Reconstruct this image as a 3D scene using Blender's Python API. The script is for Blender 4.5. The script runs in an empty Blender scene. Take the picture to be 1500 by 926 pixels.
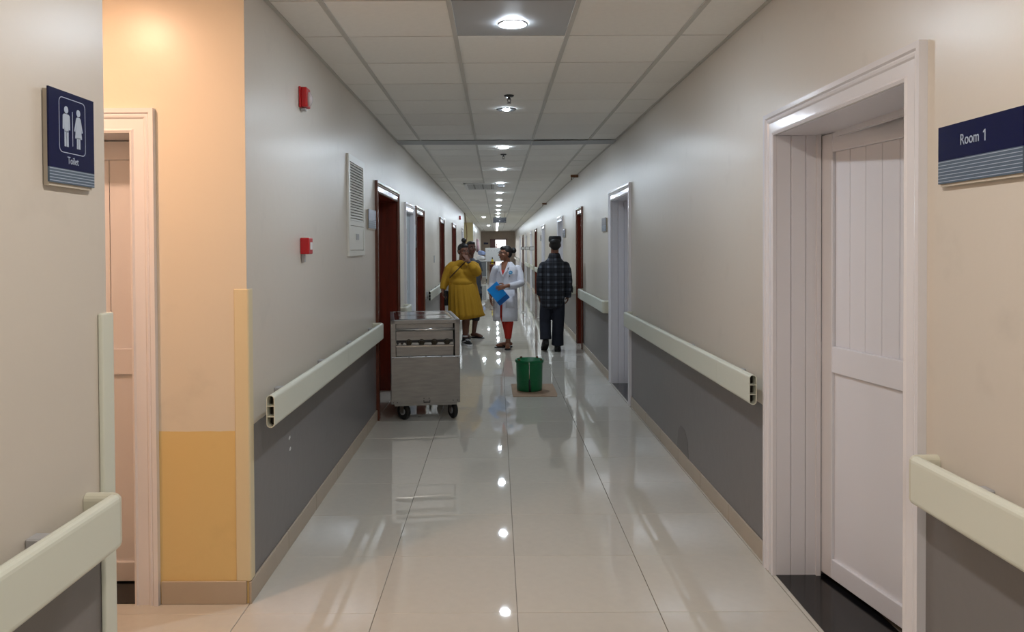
import bpy, bmesh, math, random
from mathutils import Vector, Matrix, Euler
random.seed(7)
PI = math.pi
C = bpy.context.scene.collection
S = bpy.context.scene

# ------------------------------------------------------------------ camera
F_PX = 1130.0
VPX, VPY = 727.5, 363.0            # vanishing point of the corridor in the 1500x926 frame
CAM_H = 1.54
PITCH = math.atan(18.0 / F_PX)
ROLL = math.radians(0.28)
fwd = Vector((0, math.cos(PITCH), -math.sin(PITCH)))
right0 = Vector((1, 0, 0))
up0 = right0.cross(fwd)
cam_right = right0 * math.cos(ROLL) - up0 * math.sin(ROLL)
cam_up = up0 * math.cos(ROLL) + right0 * math.sin(ROLL)
cd = bpy.data.cameras.new('camera')
cam = bpy.data.objects.new('camera', cd)
C.objects.link(cam)
m = Matrix.Identity(4)
for i in range(3):
    m[i][0] = cam_right[i]; m[i][1] = cam_up[i]; m[i][2] = -fwd[i]
m.translation = Vector((0, 0, CAM_H))
cam.matrix_world = m
cd.sensor_fit = 'HORIZONTAL'
cd.sensor_width = 36.0
cd.lens = 36.0 * F_PX / 1500.0
cx = VPX - F_PX * cam_right.y / fwd.y
cy = VPY + F_PX * cam_up.y / fwd.y
cd.shift_x = (750 - cx) / 1500.0
cd.shift_y = (cy - 463) / 1500.0
cd.clip_start = 0.05
cd.clip_end = 200
S.camera = cam

# ------------------------------------------------------------------ sky, exposure
w = bpy.data.worlds.new('world')
S.world = w
w.use_nodes = True
w.node_tree.nodes['Background'].inputs['Color'].default_value = (1.0, 0.98, 0.94, 1)
w.node_tree.nodes['Background'].inputs['Strength'].default_value = 2.0
S.view_settings.view_transform = 'Standard'
S.view_settings.look = 'None'
S.view_settings.gamma = 1.0
S.view_settings.use_curve_mapping = False
S.view_settings.exposure = 0.34
COOL = (0.77, 0.885, 1.0)
WARM = (1.0, 0.62, 0.41)
E_COOL = 440.0
E_WARM = 430.0

# ------------------------------------------------------------------ helpers
def lin(r, g, b):
    def f(c):
        c /= 255.0
        return c / 12.92 if c <= 0.04045 else ((c + 0.055) / 1.055) ** 2.4
    return (f(r), f(g), f(b), 1.0)

MATS = {}
def mat(name, rgb, rough=0.5, metal=0.0, spec=0.5, var=0.0, vscale=6.0, bump=0.0, bscale=40.0,
        coat=0.0, stretch=(1, 1, 1), emit=None, estr=0.0, rand=0.0):
    if name in MATS:
        return MATS[name]
    ma = bpy.data.materials.new(name)
    ma.use_nodes = True
    nt = ma.node_tree
    b = nt.nodes['Principled BSDF']
    col = lin(*rgb)
    b.inputs['Base Color'].default_value = col
    b.inputs['Roughness'].default_value = rough
    b.inputs['Metallic'].default_value = metal
    b.inputs['Specular IOR Level'].default_value = spec
    b.inputs['Coat Weight'].default_value = coat
    src = None
    if var or bump:
        tc = nt.nodes.new('ShaderNodeTexCoord')
        mp = nt.nodes.new('ShaderNodeMapping')
        mp.inputs['Scale'].default_value = stretch
        nt.links.new(tc.outputs['Object'], mp.inputs['Vector'])
    if var:
        n = nt.nodes.new('ShaderNodeTexNoise')
        n.inputs['Scale'].default_value = vscale
        n.inputs['Detail'].default_value = 4
        nt.links.new(mp.outputs['Vector'], n.inputs['Vector'])
        r = nt.nodes.new('ShaderNodeMapRange')
        r.inputs['From Min'].default_value = 0.3; r.inputs['From Max'].default_value = 0.7
        r.inputs['To Min'].default_value = 1 - var; r.inputs['To Max'].default_value = 1 + var * 0.6
        nt.links.new(n.outputs['Fac'], r.inputs['Value'])
        src = r.outputs['Result']
    if rand:
        oi = nt.nodes.new('ShaderNodeObjectInfo')
        r2 = nt.nodes.new('ShaderNodeMapRange')
        r2.inputs['To Min'].default_value = 1 - rand; r2.inputs['To Max'].default_value = 1 + rand * 0.4
        nt.links.new(oi.outputs['Random'], r2.inputs['Value'])
        if src:
            mm = nt.nodes.new('ShaderNodeMath'); mm.operation = 'MULTIPLY'
            nt.links.new(src, mm.inputs[0]); nt.links.new(r2.outputs['Result'], mm.inputs[1])
            src = mm.outputs[0]
        else:
            src = r2.outputs['Result']
    if src:
        vm = nt.nodes.new('ShaderNodeVectorMath'); vm.operation = 'SCALE'
        vm.inputs[0].default_value = col[:3]
        nt.links.new(src, vm.inputs['Scale'])
        nt.links.new(vm.outputs['Vector'], b.inputs['Base Color'])
    if bump:
        n2 = nt.nodes.new('ShaderNodeTexNoise')
        n2.inputs['Scale'].default_value = bscale
        n2.inputs['Detail'].default_value = 3
        nt.links.new(mp.outputs['Vector'], n2.inputs['Vector'])
        bp = nt.nodes.new('ShaderNodeBump')
        bp.inputs['Strength'].default_value = bump
        bp.inputs['Distance'].default_value = 0.01
        nt.links.new(n2.outputs['Fac'], bp.inputs['Height'])
        nt.links.new(bp.outputs['Normal'], b.inputs['Normal'])
    if emit:
        b.inputs['Emission Color'].default_value = (*emit, 1)
        b.inputs['Emission Strength'].default_value = estr
    MATS[name] = ma
    return ma

def wall_mat(name, top_rgb, dado_rgb, zsplit):
    """semi-gloss wall paint with a painted dado below zsplit, hand-cut edge, scuffs"""
    ma = mat(name, top_rgb, rough=0.32, spec=0.42, bump=0.1, bscale=14)
    nt = ma.node_tree; b = nt.nodes['Principled BSDF']
    g = nt.nodes.new('ShaderNodeNewGeometry')
    sx = nt.nodes.new('ShaderNodeSeparateXYZ')
    nt.links.new(g.outputs['Position'], sx.inputs[0])
    ns = nt.nodes.new('ShaderNodeTexNoise'); ns.inputs['Scale'].default_value = 9
    nt.links.new(g.outputs['Position'], ns.inputs['Vector'])
    ad = nt.nodes.new('ShaderNodeMath'); ad.operation = 'MULTIPLY_ADD'
    nt.links.new(ns.outputs['Fac'], ad.inputs[0]); ad.inputs[1].default_value = 0.012
    nt.links.new(sx.outputs['Z'], ad.inputs[2])
    lt = nt.nodes.new('ShaderNodeMath'); lt.operation = 'LESS_THAN'
    nt.links.new(ad.outputs[0], lt.inputs[0]); lt.inputs[1].default_value = zsplit + 0.006
    # scuffs: sparse small stains
    sc = nt.nodes.new('ShaderNodeTexNoise'); sc.inputs['Scale'].default_value = 5.0; sc.inputs['Detail'].default_value = 8
    nt.links.new(g.outputs['Position'], sc.inputs['Vector'])
    sr = nt.nodes.new('ShaderNodeMapRange')
    sr.inputs['From Min'].default_value = 0.62; sr.inputs['From Max'].default_value = 0.8
    sr.inputs['To Min'].default_value = 1.0; sr.inputs['To Max'].default_value = 0.92
    nt.links.new(sc.outputs['Fac'], sr.inputs['Value'])
    mx = nt.nodes.new('ShaderNodeMix'); mx.data_type = 'RGBA'
    nt.links.new(lt.outputs[0], mx.inputs['Factor'])
    mx.inputs[6].default_value = lin(*top_rgb); mx.inputs[7].default_value = lin(*dado_rgb)
    vm = nt.nodes.new('ShaderNodeVectorMath'); vm.operation = 'SCALE'
    nt.links.new(mx.outputs[2], vm.inputs[0]); nt.links.new(sr.outputs['Result'], vm.inputs['Scale'])
    nt.links.new(vm.outputs['Vector'], b.inputs['Base Color'])
    return ma

class MB:
    def __init__(s):
        s.v = []; s.f = []
    def add(s, vs, fs):
        o = len(s.v); s.v += [tuple(p) for p in vs]; s.f += [tuple(i + o for i in f) for f in fs]
    def box(s, x0, x1, y0, y1, z0, z1):
        if x0 > x1: x0, x1 = x1, x0
        if y0 > y1: y0, y1 = y1, y0
        s.add([(x0, y0, z0), (x1, y0, z0), (x1, y1, z0), (x0, y1, z0), (x0, y0, z1), (x1, y0, z1), (x1, y1, z1), (x0, y1, z1)],
              [(0, 3, 2, 1), (4, 5, 6, 7), (0, 1, 5, 4), (1, 2, 6, 5), (2, 3, 7, 6), (3, 0, 4, 7)])
        return s
    def loft(s, rings, cap=True, closed=True):
        n = len(rings[0]); vs = [p for r in rings for p in r]; fs = []
        for i in range(len(rings) - 1):
            for j in range(n if closed else n - 1):
                k = (j + 1) % n
                fs.append((i * n + j, i * n + k, (i + 1) * n + k, (i + 1) * n + j))
        if cap:
            fs.append(tuple(reversed(range(n)))); fs.append(tuple((len(rings) - 1) * n + j for j in range(n)))
        s.add(vs, fs); return s
    def tube(s, pts, rad, n=10, round_ends=False):
        pts = [Vector(p) for p in pts]
        if not isinstance(rad, (list, tuple)): rad = [rad] * len(pts)
        rad = list(rad)
        if round_ends:
            d0 = (pts[0] - pts[1]).normalized(); d1 = (pts[-1] - pts[-2]).normalized()
            a, ra, e, re = pts[0], rad[0], pts[-1], rad[-1]
            pts = [a + d0 * ra * .95, a + d0 * ra * .7] + pts + [e + d1 * re * .7, e + d1 * re * .95]
            rad = [ra * .3, ra * .72] + rad + [re * .72, re * .3]
        rings = []; prev = None
        for i, p in enumerate(pts):
            if i == 0: t = pts[1] - p
            elif i == len(pts) - 1: t = p - pts[i - 1]
            else: t = (pts[i + 1] - p).normalized() + (p - pts[i - 1]).normalized()
            t.normalize()
            if prev is None:
                a = Vector((0, 0, 1)) if abs(t.z) < .9 else Vector((1, 0, 0))
                u = t.cross(a).normalized()
            else:
                u = (prev - t * prev.dot(t)).normalized()
            prev = u; v = t.cross(u)
            rings.append([p + (u * math.cos(2 * PI * j / n) + v * math.sin(2 * PI * j / n)) * rad[i] for j in range(n)])
        return s.loft(rings)
    def ell(s, c, r, R=None, n=14, k=8):
        c = Vector(c); vs = []; fs = []
        for i in range(1, k):
            th = PI * i / k
            for j in range(n):
                ph = 2 * PI * j / n
                p = Vector((r[0] * math.sin(th) * math.cos(ph), r[1] * math.sin(th) * math.sin(ph), r[2] * math.cos(th)))
                vs.append(c + (R @ p if R else p))
        t = Vector((0, 0, r[2])); t = R @ t if R else t
        vs.append(c + t); vs.append(c - t)
        for i in range(k - 2):
            for j in range(n):
                q = (j + 1) % n
                fs.append((i * n + j, (i + 1) * n + j, (i + 1) * n + q, i * n + q))
        a = len(vs) - 2; b = a + 1
        for j in range(n):
            q = (j + 1) % n
            fs.append((a, j, q)); fs.append((b, (k - 2) * n + q, (k - 2) * n + j))
        s.add(vs, fs); return s
    def rings(s, spec, yaw=0.0, n=28, cap=True, a0=0.0, a1=None, pleat=None, sq=1.0):
        """horizontal elliptic rings: (z, cx, cy, rx, ry)"""
        closed = a1 is None
        out = []
        for i, (z, x, y, rx, ry) in enumerate(spec):
            ring = []
            for j in range(n):
                a = 2 * PI * j / n if closed else a0 + (a1 - a0) * j / (n - 1)
                k = 1.0 + (pleat(a, i, z) if pleat else 0.0)
                ca, sa = math.cos(a), math.sin(a)
                px = rx * k * math.copysign(abs(ca) ** sq, ca); py = ry * k * math.copysign(abs(sa) ** sq, sa)
                ring.append(Vector((x + px * math.cos(yaw) - py * math.sin(yaw), y + px * math.sin(yaw) + py * math.cos(yaw), z)))
            out.append(ring)
        return s.loft(out, cap=cap and closed, closed=closed)
    def lathe(s, prof, c=(0, 0, 0), n=32, cap=True):
        return s.loft([[Vector((c[0] + r * math.cos(2 * PI * j / n), c[1] + r * math.sin(2 * PI * j / n), c[2] + z)) for j in range(n)] for r, z in prof], cap=cap)
    def xf(s, M, start=0):
        s.v = s.v[:start] + [tuple(M @ Vector(p)) for p in s.v[start:]]; return s
    def mesh(s, name):
        me = bpy.data.meshes.new(name); me.from_pydata(s.v, [], s.f); me.update()
        bm = bmesh.new(); bm.from_mesh(me); bmesh.ops.recalc_face_normals(bm, faces=bm.faces); bm.to_mesh(me); bm.free()
        return me
    def build(s, name, ma, parent=None, smooth=False, bevel=0.0, loc=None, rotz=0.0, seg=2):
        me = s.mesh(name); me.materials.append(ma)
        return place(name, me, parent, smooth, bevel, loc, rotz, seg)

def place(name, me, parent=None, smooth=False, bevel=0.0, loc=None, rotz=0.0, seg=2):
    o = bpy.data.objects.new(name, me); C.objects.link(o)
    if parent: o.parent = parent
    if loc is not None: o.location = loc
    o.rotation_euler.z = rotz
    if smooth:
        for p in me.polygons: p.use_smooth = True
    if bevel:
        b = o.modifiers.new('bevel', 'BEVEL'); b.width = bevel; b.segments = seg; b.limit_method = 'ANGLE'; b.angle_limit = 0.6
    return o

def remesh(mb, name, ma, parent, voxel=0.006, it=4, fac=0.5):
    me = mb.mesh('tmp'); o = bpy.data.objects.new('tmp', me); C.objects.link(o)
    r = o.modifiers.new('r', 'REMESH'); r.mode = 'VOXEL'; r.voxel_size = voxel
    if it:
        sm = o.modifiers.new('s', 'SMOOTH'); sm.factor = fac; sm.iterations = it
    dg = bpy.context.evaluated_depsgraph_get()
    out = bpy.data.meshes.new_from_object(o.evaluated_get(dg))
    bpy.data.objects.remove(o); bpy.data.meshes.remove(me)
    out.name = name
    out.materials.clear(); out.materials.append(ma)
    return place(name, out, parent, smooth=True)

def tag(o, label=None, cat=None, group=None, kind=None):
    if label: o['label'] = label
    if cat: o['category'] = cat
    if group: o['group'] = group
    if kind: o['kind'] = kind
    return o

def empty(name, loc=(0, 0, 0), rotz=0.0, label=None, cat=None, group=None, kind=None):
    o = bpy.data.objects.new(name, None); C.objects.link(o)
    o.empty_display_size = 0.1
    o.location = loc; o.rotation_euler.z = rotz
    return tag(o, label, cat, group, kind)

def copy_tree(o, parent=None):
    c = o.copy(); C.objects.link(c)
    if parent: c.parent = parent
    for ch in list(o.children): copy_tree(ch, c)
    return c

def text_mesh(txt, size, sx=1.0, depth=0.0006):
    cu = bpy.data.curves.new('t', 'FONT'); cu.body = txt; cu.size = size; cu.extrude = depth
    cu.align_x = 'CENTER'; cu.align_y = 'CENTER'; cu.resolution_u = 4
    o = bpy.data.objects.new('t', cu); C.objects.link(o)
    dg = bpy.context.evaluated_depsgraph_get()
    me = bpy.data.meshes.new_from_object(o.evaluated_get(dg))
    bpy.data.objects.remove(o); bpy.data.curves.remove(cu)
    for v in me.vertices: v.co.x *= sx
    return me

# ------------------------------------------------------------------ materials
M_WALL = wall_mat('cream_wall_paint', (212, 204, 193), (120, 117, 117), 0.765)
M_SIDEWALL = wall_mat('ochre_dado_wall_paint', (222, 212, 194), (224, 196, 136), 0.752)
M_ENDWALL = mat('end_wall_paint', (196, 180, 164), 0.6, var=.05)
M_CREAM = mat('yellow_cream_paint', (225, 210, 165), 0.5)
M_TILE = mat('polished_floor_tile', (203, 198, 187), rough=0.022, spec=0.62, var=0.025, vscale=22, rand=0.035)
M_GROUT = mat('floor_grout', (110, 104, 96), 0.8)
M_SKIRT = mat('skirting_tile', (182, 168, 150), 0.3, var=.04)
M_CTILE = mat('ceiling_tile', (243, 241, 236), 0.8, spec=.2, var=.02, vscale=30, bump=.05, bscale=150, rand=.05)
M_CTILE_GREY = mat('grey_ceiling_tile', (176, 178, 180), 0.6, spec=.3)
M_TEE = mat('ceiling_tee', (196, 194, 188), 0.5)
M_GAPSHADE = mat('ceiling_gap_shade', (92, 90, 86), 0.8)
M_PLENUM = mat('plenum', (60, 60, 60), .9)
M_PVC = mat('white_upvc', (228, 226, 230), 0.16, spec=.5)
M_PVC_P = mat('white_upvc_panel', (226, 225, 230), 0.3, spec=.45)
M_BLUEDOOR = mat('pale_blue_grey_door', (168, 178, 184), 0.4)
M_BROWN = mat('brown_wood_door', (112, 40, 24), 0.3, spec=.5, var=.25, vscale=5, stretch=(6, 6, .6))
M_BROWNC = mat('brown_wood_casing', (96, 50, 36), 0.2, spec=.6, var=.2, vscale=5, stretch=(6, 6, .6))
M_GRANITE = mat('black_granite', (16, 16, 18), 0.12, var=.3, vscale=80)
M_RAIL = mat('pale_green_vinyl', (216, 219, 206), 0.35, spec=.4)
M_RAILCAP = mat('pale_green_cap', (212, 210, 192), 0.38, spec=.4)
M_CAVITY = mat('cavity_shade_dark', (40, 36, 32), .7)
M_GUARD_C = mat('cream_corner_guard', (222, 208, 172), 0.45)
M_NAVY = mat('navy_acrylic', (5, 10, 62), 0.2, spec=.3)
M_SIGNGREY = mat('slate_grey_print', (84, 100, 118), 0.3, spec=.3)
M_SIGNBACK = mat('sign_backing', (196, 186, 170), .5)
M_PRINT = mat('pale_print', (170, 182, 200), .4)
M_RED = mat('red_plastic', (186, 26, 34), .3)
M_GREYPL = mat('grey_plastic', (170, 170, 172), .4)
M_WHITEPL = mat('white_plastic', (225, 225, 225), .4)
M_DARK = mat('dark_plastic', (24, 24, 26), .45)
M_VENT = mat('white_painted_metal', (222, 220, 212), .35)
M_VENT_SHADE_DK = mat('vent_and_shade_dark', (34, 34, 34), .8)
M_STEEL = mat('brushed_stainless', (160, 160, 160), 0.34, metal=1.0, var=.12, vscale=7, bump=.02, bscale=60, stretch=(1, 1, 6))
M_STEELB = mat('bright_stainless', (205, 205, 205), 0.16, metal=1.0)
M_CHROME = mat('chrome', (220, 220, 220), 0.12, metal=1.0)
M_RUBBER = mat('black_rubber', (22, 22, 22), .6)
M_KNOB = mat('brass_black_knob', (56, 50, 38), .35, metal=.5)
M_GREEN = mat('green_bucket_plastic', (6, 106, 62), .38, var=.08, vscale=8)
M_CARD = mat('brown_cardboard', (158, 132, 108), .85, var=.1, vscale=9)
M_RUST = mat('rust', (110, 70, 40), .8)

# ------------------------------------------------------------------ dimensions
XL, XR, HC = -1.08, 1.30, 2.70
YB, YE = -2.4, 54.7
TH = 0.25
NW, SW0, SW1 = 2.13, 2.13, 3.33      # side hall mouth in the left wall
ROW0, TS = 3.23, 0.598               # floor tile rows
CROW0, CS = 3.64, 0.612              # ceiling tile rows

# ------------------------------------------------------------------ shell: walls
DOORS_L = [  # outer casing y0, y1, top z, style
    (6.86, 8.42, 2.145, 'brown'), (9.0, 10.02, 2.08, 'blue'), (10.2, 11.35, 2.10, 'brown'),
    (14.6, 15.7, 2.13, 'brown'), (18.6, 20.2, 2.15, 'brown'), (23.6, 24.6, 2.15, 'white')]
DOORS_R = [
    (2.33, 3.69, 2.16, 'room'), (7.44, 8.80, 2.165, 'white'), (11.61, 12.42, 2.156, 'brown'),
    (15.1, 16.3, 2.165, 'white'), (20.7, 21.9, 2.165, 'white'), (24.8, 25.9, 2.16, 'brown'),
    (28.2, 29.4, 2.16, 'white'), (33.2, 34.4, 2.16, 'white'), (37.2, 38.3, 2.16, 'brown'), (41.5, 42.7, 2.16, 'white')]
CW = 0.105     # casing width
def wall(name, s, x0, y0, y1, doors, ma):
    mb = MB(); y = y0
    for (a, b, zt, st) in sorted(doors):
        if a < y0 or b > y1: continue
        a, b, zt = a + CW - .02, b - CW + .02, zt - CW + .02
        mb.box(x0, x0 + s * TH, y, a, 0, HC)
        mb.box(x0, x0 + s * TH, a, b, zt, HC)
        y = b
    mb.box(x0, x0 + s * TH, y, y1, 0, HC)
    return mb.build(name, ma)
tag(wall('wall_left', -1, XL, YB, NW, [], M_WALL), 'pale cream wall carrying the toilet sign', 'wall', kind='structure')
tag(wall('wall_left', -1, XL, SW1 + .0003, 25.6, DOORS_L, M_WALL), 'long pale cream left corridor wall with grey dado and brown doors', 'wall', kind='structure')
tag(wall('wall_left', -1, XL, 35.4003, YE, [], M_WALL), 'far pale left wall beyond the cream recess', 'wall', kind='structure')
tag(wall('wall_right', 1, XR, YB, YE, DOORS_R, M_WALL), 'long cream right corridor wall with grey dado', 'wall', kind='structure')
# side hall: its cross wall faces the camera and has the toilet door
TD0, TD1, TDT = -2.30, -1.572, 2.04   # toilet door opening in x, top
mb = MB()
mb.box(TD1 + .02, XL - TH, SW1 - .001, SW1 + TH, 0, HC)
mb.box(XL - TH, XL - .0006, SW1 - .001, SW1 + .0002, 0, HC)
mb.box(TD0 - .02, TD1 + .02, SW1 - .001, SW1 + TH, TDT + .02, HC)
mb.box(-3.2, TD0 - .02, SW1 - .001, SW1 + TH, 0, HC)
tag(mb.build('wall_side_hall', M_SIDEWALL), 'cream side hall wall with ochre yellow dado beside toilet door', 'wall', kind='structure')
tag(MB().box(-3.2, XL - TH, NW - TH, NW, 0, HC).build('wall_side_hall', M_SIDEWALL), 'near side wall of the toilet hall', 'wall', kind='structure')
tag(MB().box(-3.4, -3.2, NW - TH, SW1 + TH, 0, HC).build('wall_side_hall', M_SIDEWALL), 'end wall of the toilet hall', 'wall', kind='structure')
tag(MB().box(-3.4, XR + TH, YB - .2, YB, 0, HC).build('wall_back', M_WALL), 'wall closing the corridor behind the viewer', 'wall', kind='structure')
# far recess on the left
mb = MB(); mb.box(-2.6, XL - TH, 35.4, 35.4 + TH, 0, HC).box(XL - TH, XL - .0006, 35.399, 35.4002, 0, HC)
tag(mb.build('wall_recess', M_CREAM), 'yellow cream wall facing down the corridor in the far left recess', 'wall', kind='structure')
tag(MB().box(-2.6, XL - TH, 25.6 - TH, 25.6, 0, HC).build('wall_recess', M_CREAM), 'near cheek wall of the far left recess', 'wall', kind='structure')
tag(MB().box(-2.8, -2.6, 25.6 - TH, 35.4 + TH, 0, HC).build('wall_recess', M_CREAM), 'back wall of the far left recess', 'wall', kind='structure')
# end wall with doorway
mb = MB()
mb.box(XL - TH, -0.46, YE, YE + .25, 0, HC); mb.box(0.70, XR + TH, YE, YE + .25, 0, HC); mb.box(-0.46, 0.70, YE, YE + .25, 2.16, HC)
tag(mb.build('wall_end', M_ENDWALL), 'dark taupe end wall with the bright doorway', 'wall', kind='structure')
# room behind the ajar door
mb = MB()
mb.box(XR + TH, 3.6, 1.6, 1.75, 0, HC); mb.box(XR + TH, 3.6, 4.5, 4.65, 0, HC); mb.box(3.6, 3.8, 1.6, 4.65, 0, HC)
tag(mb.build('wall_room', M_SIDEWALL), 'walls of the room behind the ajar white door', 'wall', kind='structure')

# ------------------------------------------------------------------ floor
slab = MB()
slab.box(XL - TH, XR + TH, YB - .2, YE + .3, -.12, -.012)
slab.box(-3.4, XL - TH, YB - .2, SW1 + .6, -.12, -.012)
slab.box(XR + TH, 3.8, 1.6, 4.65, -.12, -.001)
slab.box(-2.8, XL - TH, 25.3, 35.7, -.12, -.001)
slab.box(XL - TH, XR + TH, YE + .3, YE + 4, -.12, -.001)
floor = tag(slab.build('floor', M_GROUT), 'polished beige vitrified tile floor of the corridor', 'floor', kind='structure')
def chamfer_tile(x0, x1, y0, y1, z0, z1, ch=0.0016):
    mb = MB()
    r = []
    for (i, z) in ((0, z0), (0, z1 - ch), (ch, z1)):
        r.append([Vector((x0 + i, y0 + i, z)), Vector((x1 - i, y0 + i, z)), Vector((x1 - i, y1 - i, z)), Vector((x0 + i, y1 - i, z))])
    return mb.loft(r)
cols = [(XL, -.52), (-.52, .08), (.08, .68), (.68, 1.28)]
G = 0.0011
meshes = {}
NROW = 56
for ci, (a, b) in enumerate(cols):
    me = chamfer_tile(a + G - (a + b) / 2, b - G - (a + b) / 2, -TS / 2 + G, TS / 2 - G, -.012, 0).mesh('floor_tile')
    me.materials.append(M_TILE); meshes[ci] = me
    for k in range(-4, NROW):
        y = ROW0 + TS * (k + .5)
        o = place('floor_tile', me, floor, loc=((a + b) / 2, y, 0))
        o.rotation_euler = (random.gauss(0, .0005), random.gauss(0, .0005), 0)
far = MB()
for (a, b) in cols:
    for k in range(NROW, 86):
        y = ROW0 + TS * k
        far.v += []; t = chamfer_tile(a + G, b - G, y + G, min(y + TS - G, YE + .2), -.012, 0); far.add(t.v, t.f)
for k in range(-9, -4):
    for (a, b) in cols:
        t = chamfer_tile(a + G, b - G, ROW0 + TS * k + G, ROW0 + TS * (k + 1) - G, -.012, 0); far.add(t.v, t.f)
tag(far.build('floor_tile', M_TILE, floor), kind='stuff')
tag(MB().box(1.28 + G, XR, YB, YE, -.012, 0).build('floor_strip', M_TILE, floor))
for k in range(-2, 1):
    y0, y1 = ROW0 + TS * k, min(ROW0 + TS * (k + 1), SW1)
    if y1 - y0 < .05: continue
    for j in range(3):
        x1 = XL - .04 - .6 * j
        if j == 0: x1 = XL
        x0 = XL - .04 - .6 * (j + 1)
        chamfer_tile(x0 + G, x1 - G, y0 + G, y1 - G, -.012, 0).build('floor_tile', M_TILE, floor)
chamfer_tile(-3.2, -2.92 - G, NW, SW1, -.012, 0).build('floor_strip', M_TILE, floor)

# ------------------------------------------------------------------ ceiling
mb = MB().box(-3.4, XR + TH, YB - .2, YE + .3, HC + .05, HC + .15)
mb.box(XR + TH, 3.8, 1.6, 4.65, HC, HC + .15)
ceil = tag(mb.build('ceiling', M_PLENUM), 'suspended ceiling of square off-white tiles in a tee grid', 'ceiling', kind='structure')
ccols = [(XL, -.82), (-.82, -.22), (-.22, .39), (.39, 1.0), (1.0, XR)]
NCR = 40
for ci, (a, b) in enumerate(ccols):
    wdt = b - a
    me = MB().box(-wdt / 2 + .011, wdt / 2 - .011, -CS / 2 + .006, CS / 2 - .006, 0, .014).mesh('ceiling_tile'); me.materials.append(M_CTILE)
    meg = None
    for k in range(-4, NCR):
        y = CROW0 + CS * (k + .5)
        o = place('ceiling_tile', me, ceil, loc=((a + b) / 2, y, HC + .002))
        if ci == 2 and k == 0:
            meg = me.copy(); meg.materials.clear(); meg.materials.append(M_CTILE_GREY); o.data = meg
            o['label'] = 'darker grey ceiling tile around the nearest lamp'
        j = .004 if k > 5 else .0018
        o.rotation_euler = (random.gauss(0, j), random.gauss(0, j * .5), 0)
mb = MB()
for k in list(range(NCR, 84)) + list(range(-10, -4)):
    for (a, b) in ccols:
        y = CROW0 + CS * k
        mb.box(a + .011, b - .011, y + .003, y + CS - .003, HC + .002, HC + .016)
tag(mb.build('ceiling_tile', M_CTILE, ceil), kind='stuff')
for x in (-.82, -.22, .39, 1.0):
    MB().box(x - .012, x + .012, YB, YE, HC - .006, HC + .004).build('main_tee', M_TEE, ceil)
mb = MB()
for k in range(-10, 84):
    y = CROW0 + CS * k
    mb.box(XL, XR, y - .007, y + .007, HC + .006, HC + .02)
tag(mb.build('gap_shade_strip', M_GAPSHADE, ceil), kind='stuff')  # dark strips paint the shadow in the gaps between tile rows
for s_, x in ((1, XL), (-1, XR)):
    MB().box(x, x + s_ * .02, YB, YE, HC - .003, HC + .004).build('wall_angle', M_TEE, ceil)
MB().box(-3.2, XL, YB, SW1 + TH, HC, HC + .03).build('hall_ceiling_board', M_CTILE, ceil)
MB().box(-2.6, XL, 25.6, 35.4, HC, HC + .03).build('recess_ceiling_board', M_CTILE, ceil)
# sagging strips across the ceiling about 8.4 m away
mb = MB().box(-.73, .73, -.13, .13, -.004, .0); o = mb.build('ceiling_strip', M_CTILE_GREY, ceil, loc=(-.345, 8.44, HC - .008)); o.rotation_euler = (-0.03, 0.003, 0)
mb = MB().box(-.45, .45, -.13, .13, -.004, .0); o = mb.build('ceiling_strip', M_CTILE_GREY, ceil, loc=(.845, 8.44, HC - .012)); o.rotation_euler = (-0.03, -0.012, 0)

# ------------------------------------------------------------------ baseboards
def baseboard(name, s, x0, spans, label, far_from=16.0):
    root = empty(name, (x0, spans[0][0], 0), label=label, cat='skirting', kind='structure')
    mbf = MB()
    for (a, b) in spans:
        y = a
        while y < b - .01:
            e = min(y + .6, b)
            bx = (0 - s * .0, -s * .011, y + .0012 - spans[0][0], e - .0012 - spans[0][0], 0, .096)
            if y < far_from:
                MB().box(*bx).build('skirting_tile', M_SKIRT, root, bevel=.002, seg=1)
            else:
                mbf.box(*bx)
            y = e
    if mbf.v: tag(mbf.build('skirting_tile', M_SKIRT, root), kind='stuff')
    return root
def spans(y0, y1, doors):
    out = []; y = y0
    for (a, b, zt, st) in sorted(doors):
        if a < y0 or b > y1: continue
        out.append((y, a)); y = b
    out.append((y, y1)); return out
baseboard('baseboard_left', -1, XL, spans(SW1 - .011, 25.6, DOORS_L), 'beige tile skirting along the long left wall')
baseboard('baseboard_left', -1, XL, [(YB, NW)], 'beige tile skirting under the toilet sign wall')
baseboard('baseboard_right', 1, XR, spans(YB, 54.6, DOORS_R), 'beige tile skirting along the right wall')
root = empty('baseboard_side_hall', (-1.46, SW1, 0), label='beige tile skirting below the ochre dado by toilet door', cat='skirting', kind='structure')
MB().box(.0, .369, -.012, -.001, 0, .1).build('skirting_tile', M_SKIRT, root, bevel=.002, seg=1)

# ------------------------------------------------------------------ doors
PROF = [(0, 0), (0, .016), (.010, .021), (.018, .015), (.060, .013), (.066, .019), (.074, .021), (.080, .018), (.086, .026), (.105, .027), (.105, 0)]
def casing(root, s, y0, y1, zt, ma, base):
    """moulded, mitred architrave round the opening [y0,y1]x[0,zt]; local x = into the wall * s"""
    def P(yy, zz, h): return Vector((-s * h, yy - base, zz))
    R = [[P(y0 - u, 0, h) for u, h in PROF], [P(y0 - u, zt + u, h) for u, h in PROF],
         [P(y1 + u, zt + u, h) for u, h in PROF], [P(y1 + u, 0, h) for u, h in PROF]]
    for i, nm in enumerate(('side_casing', 'head_casing', 'side_casing')):
        MB().loft([R[i], R[i + 1]]).build(nm, ma, root)

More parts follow.
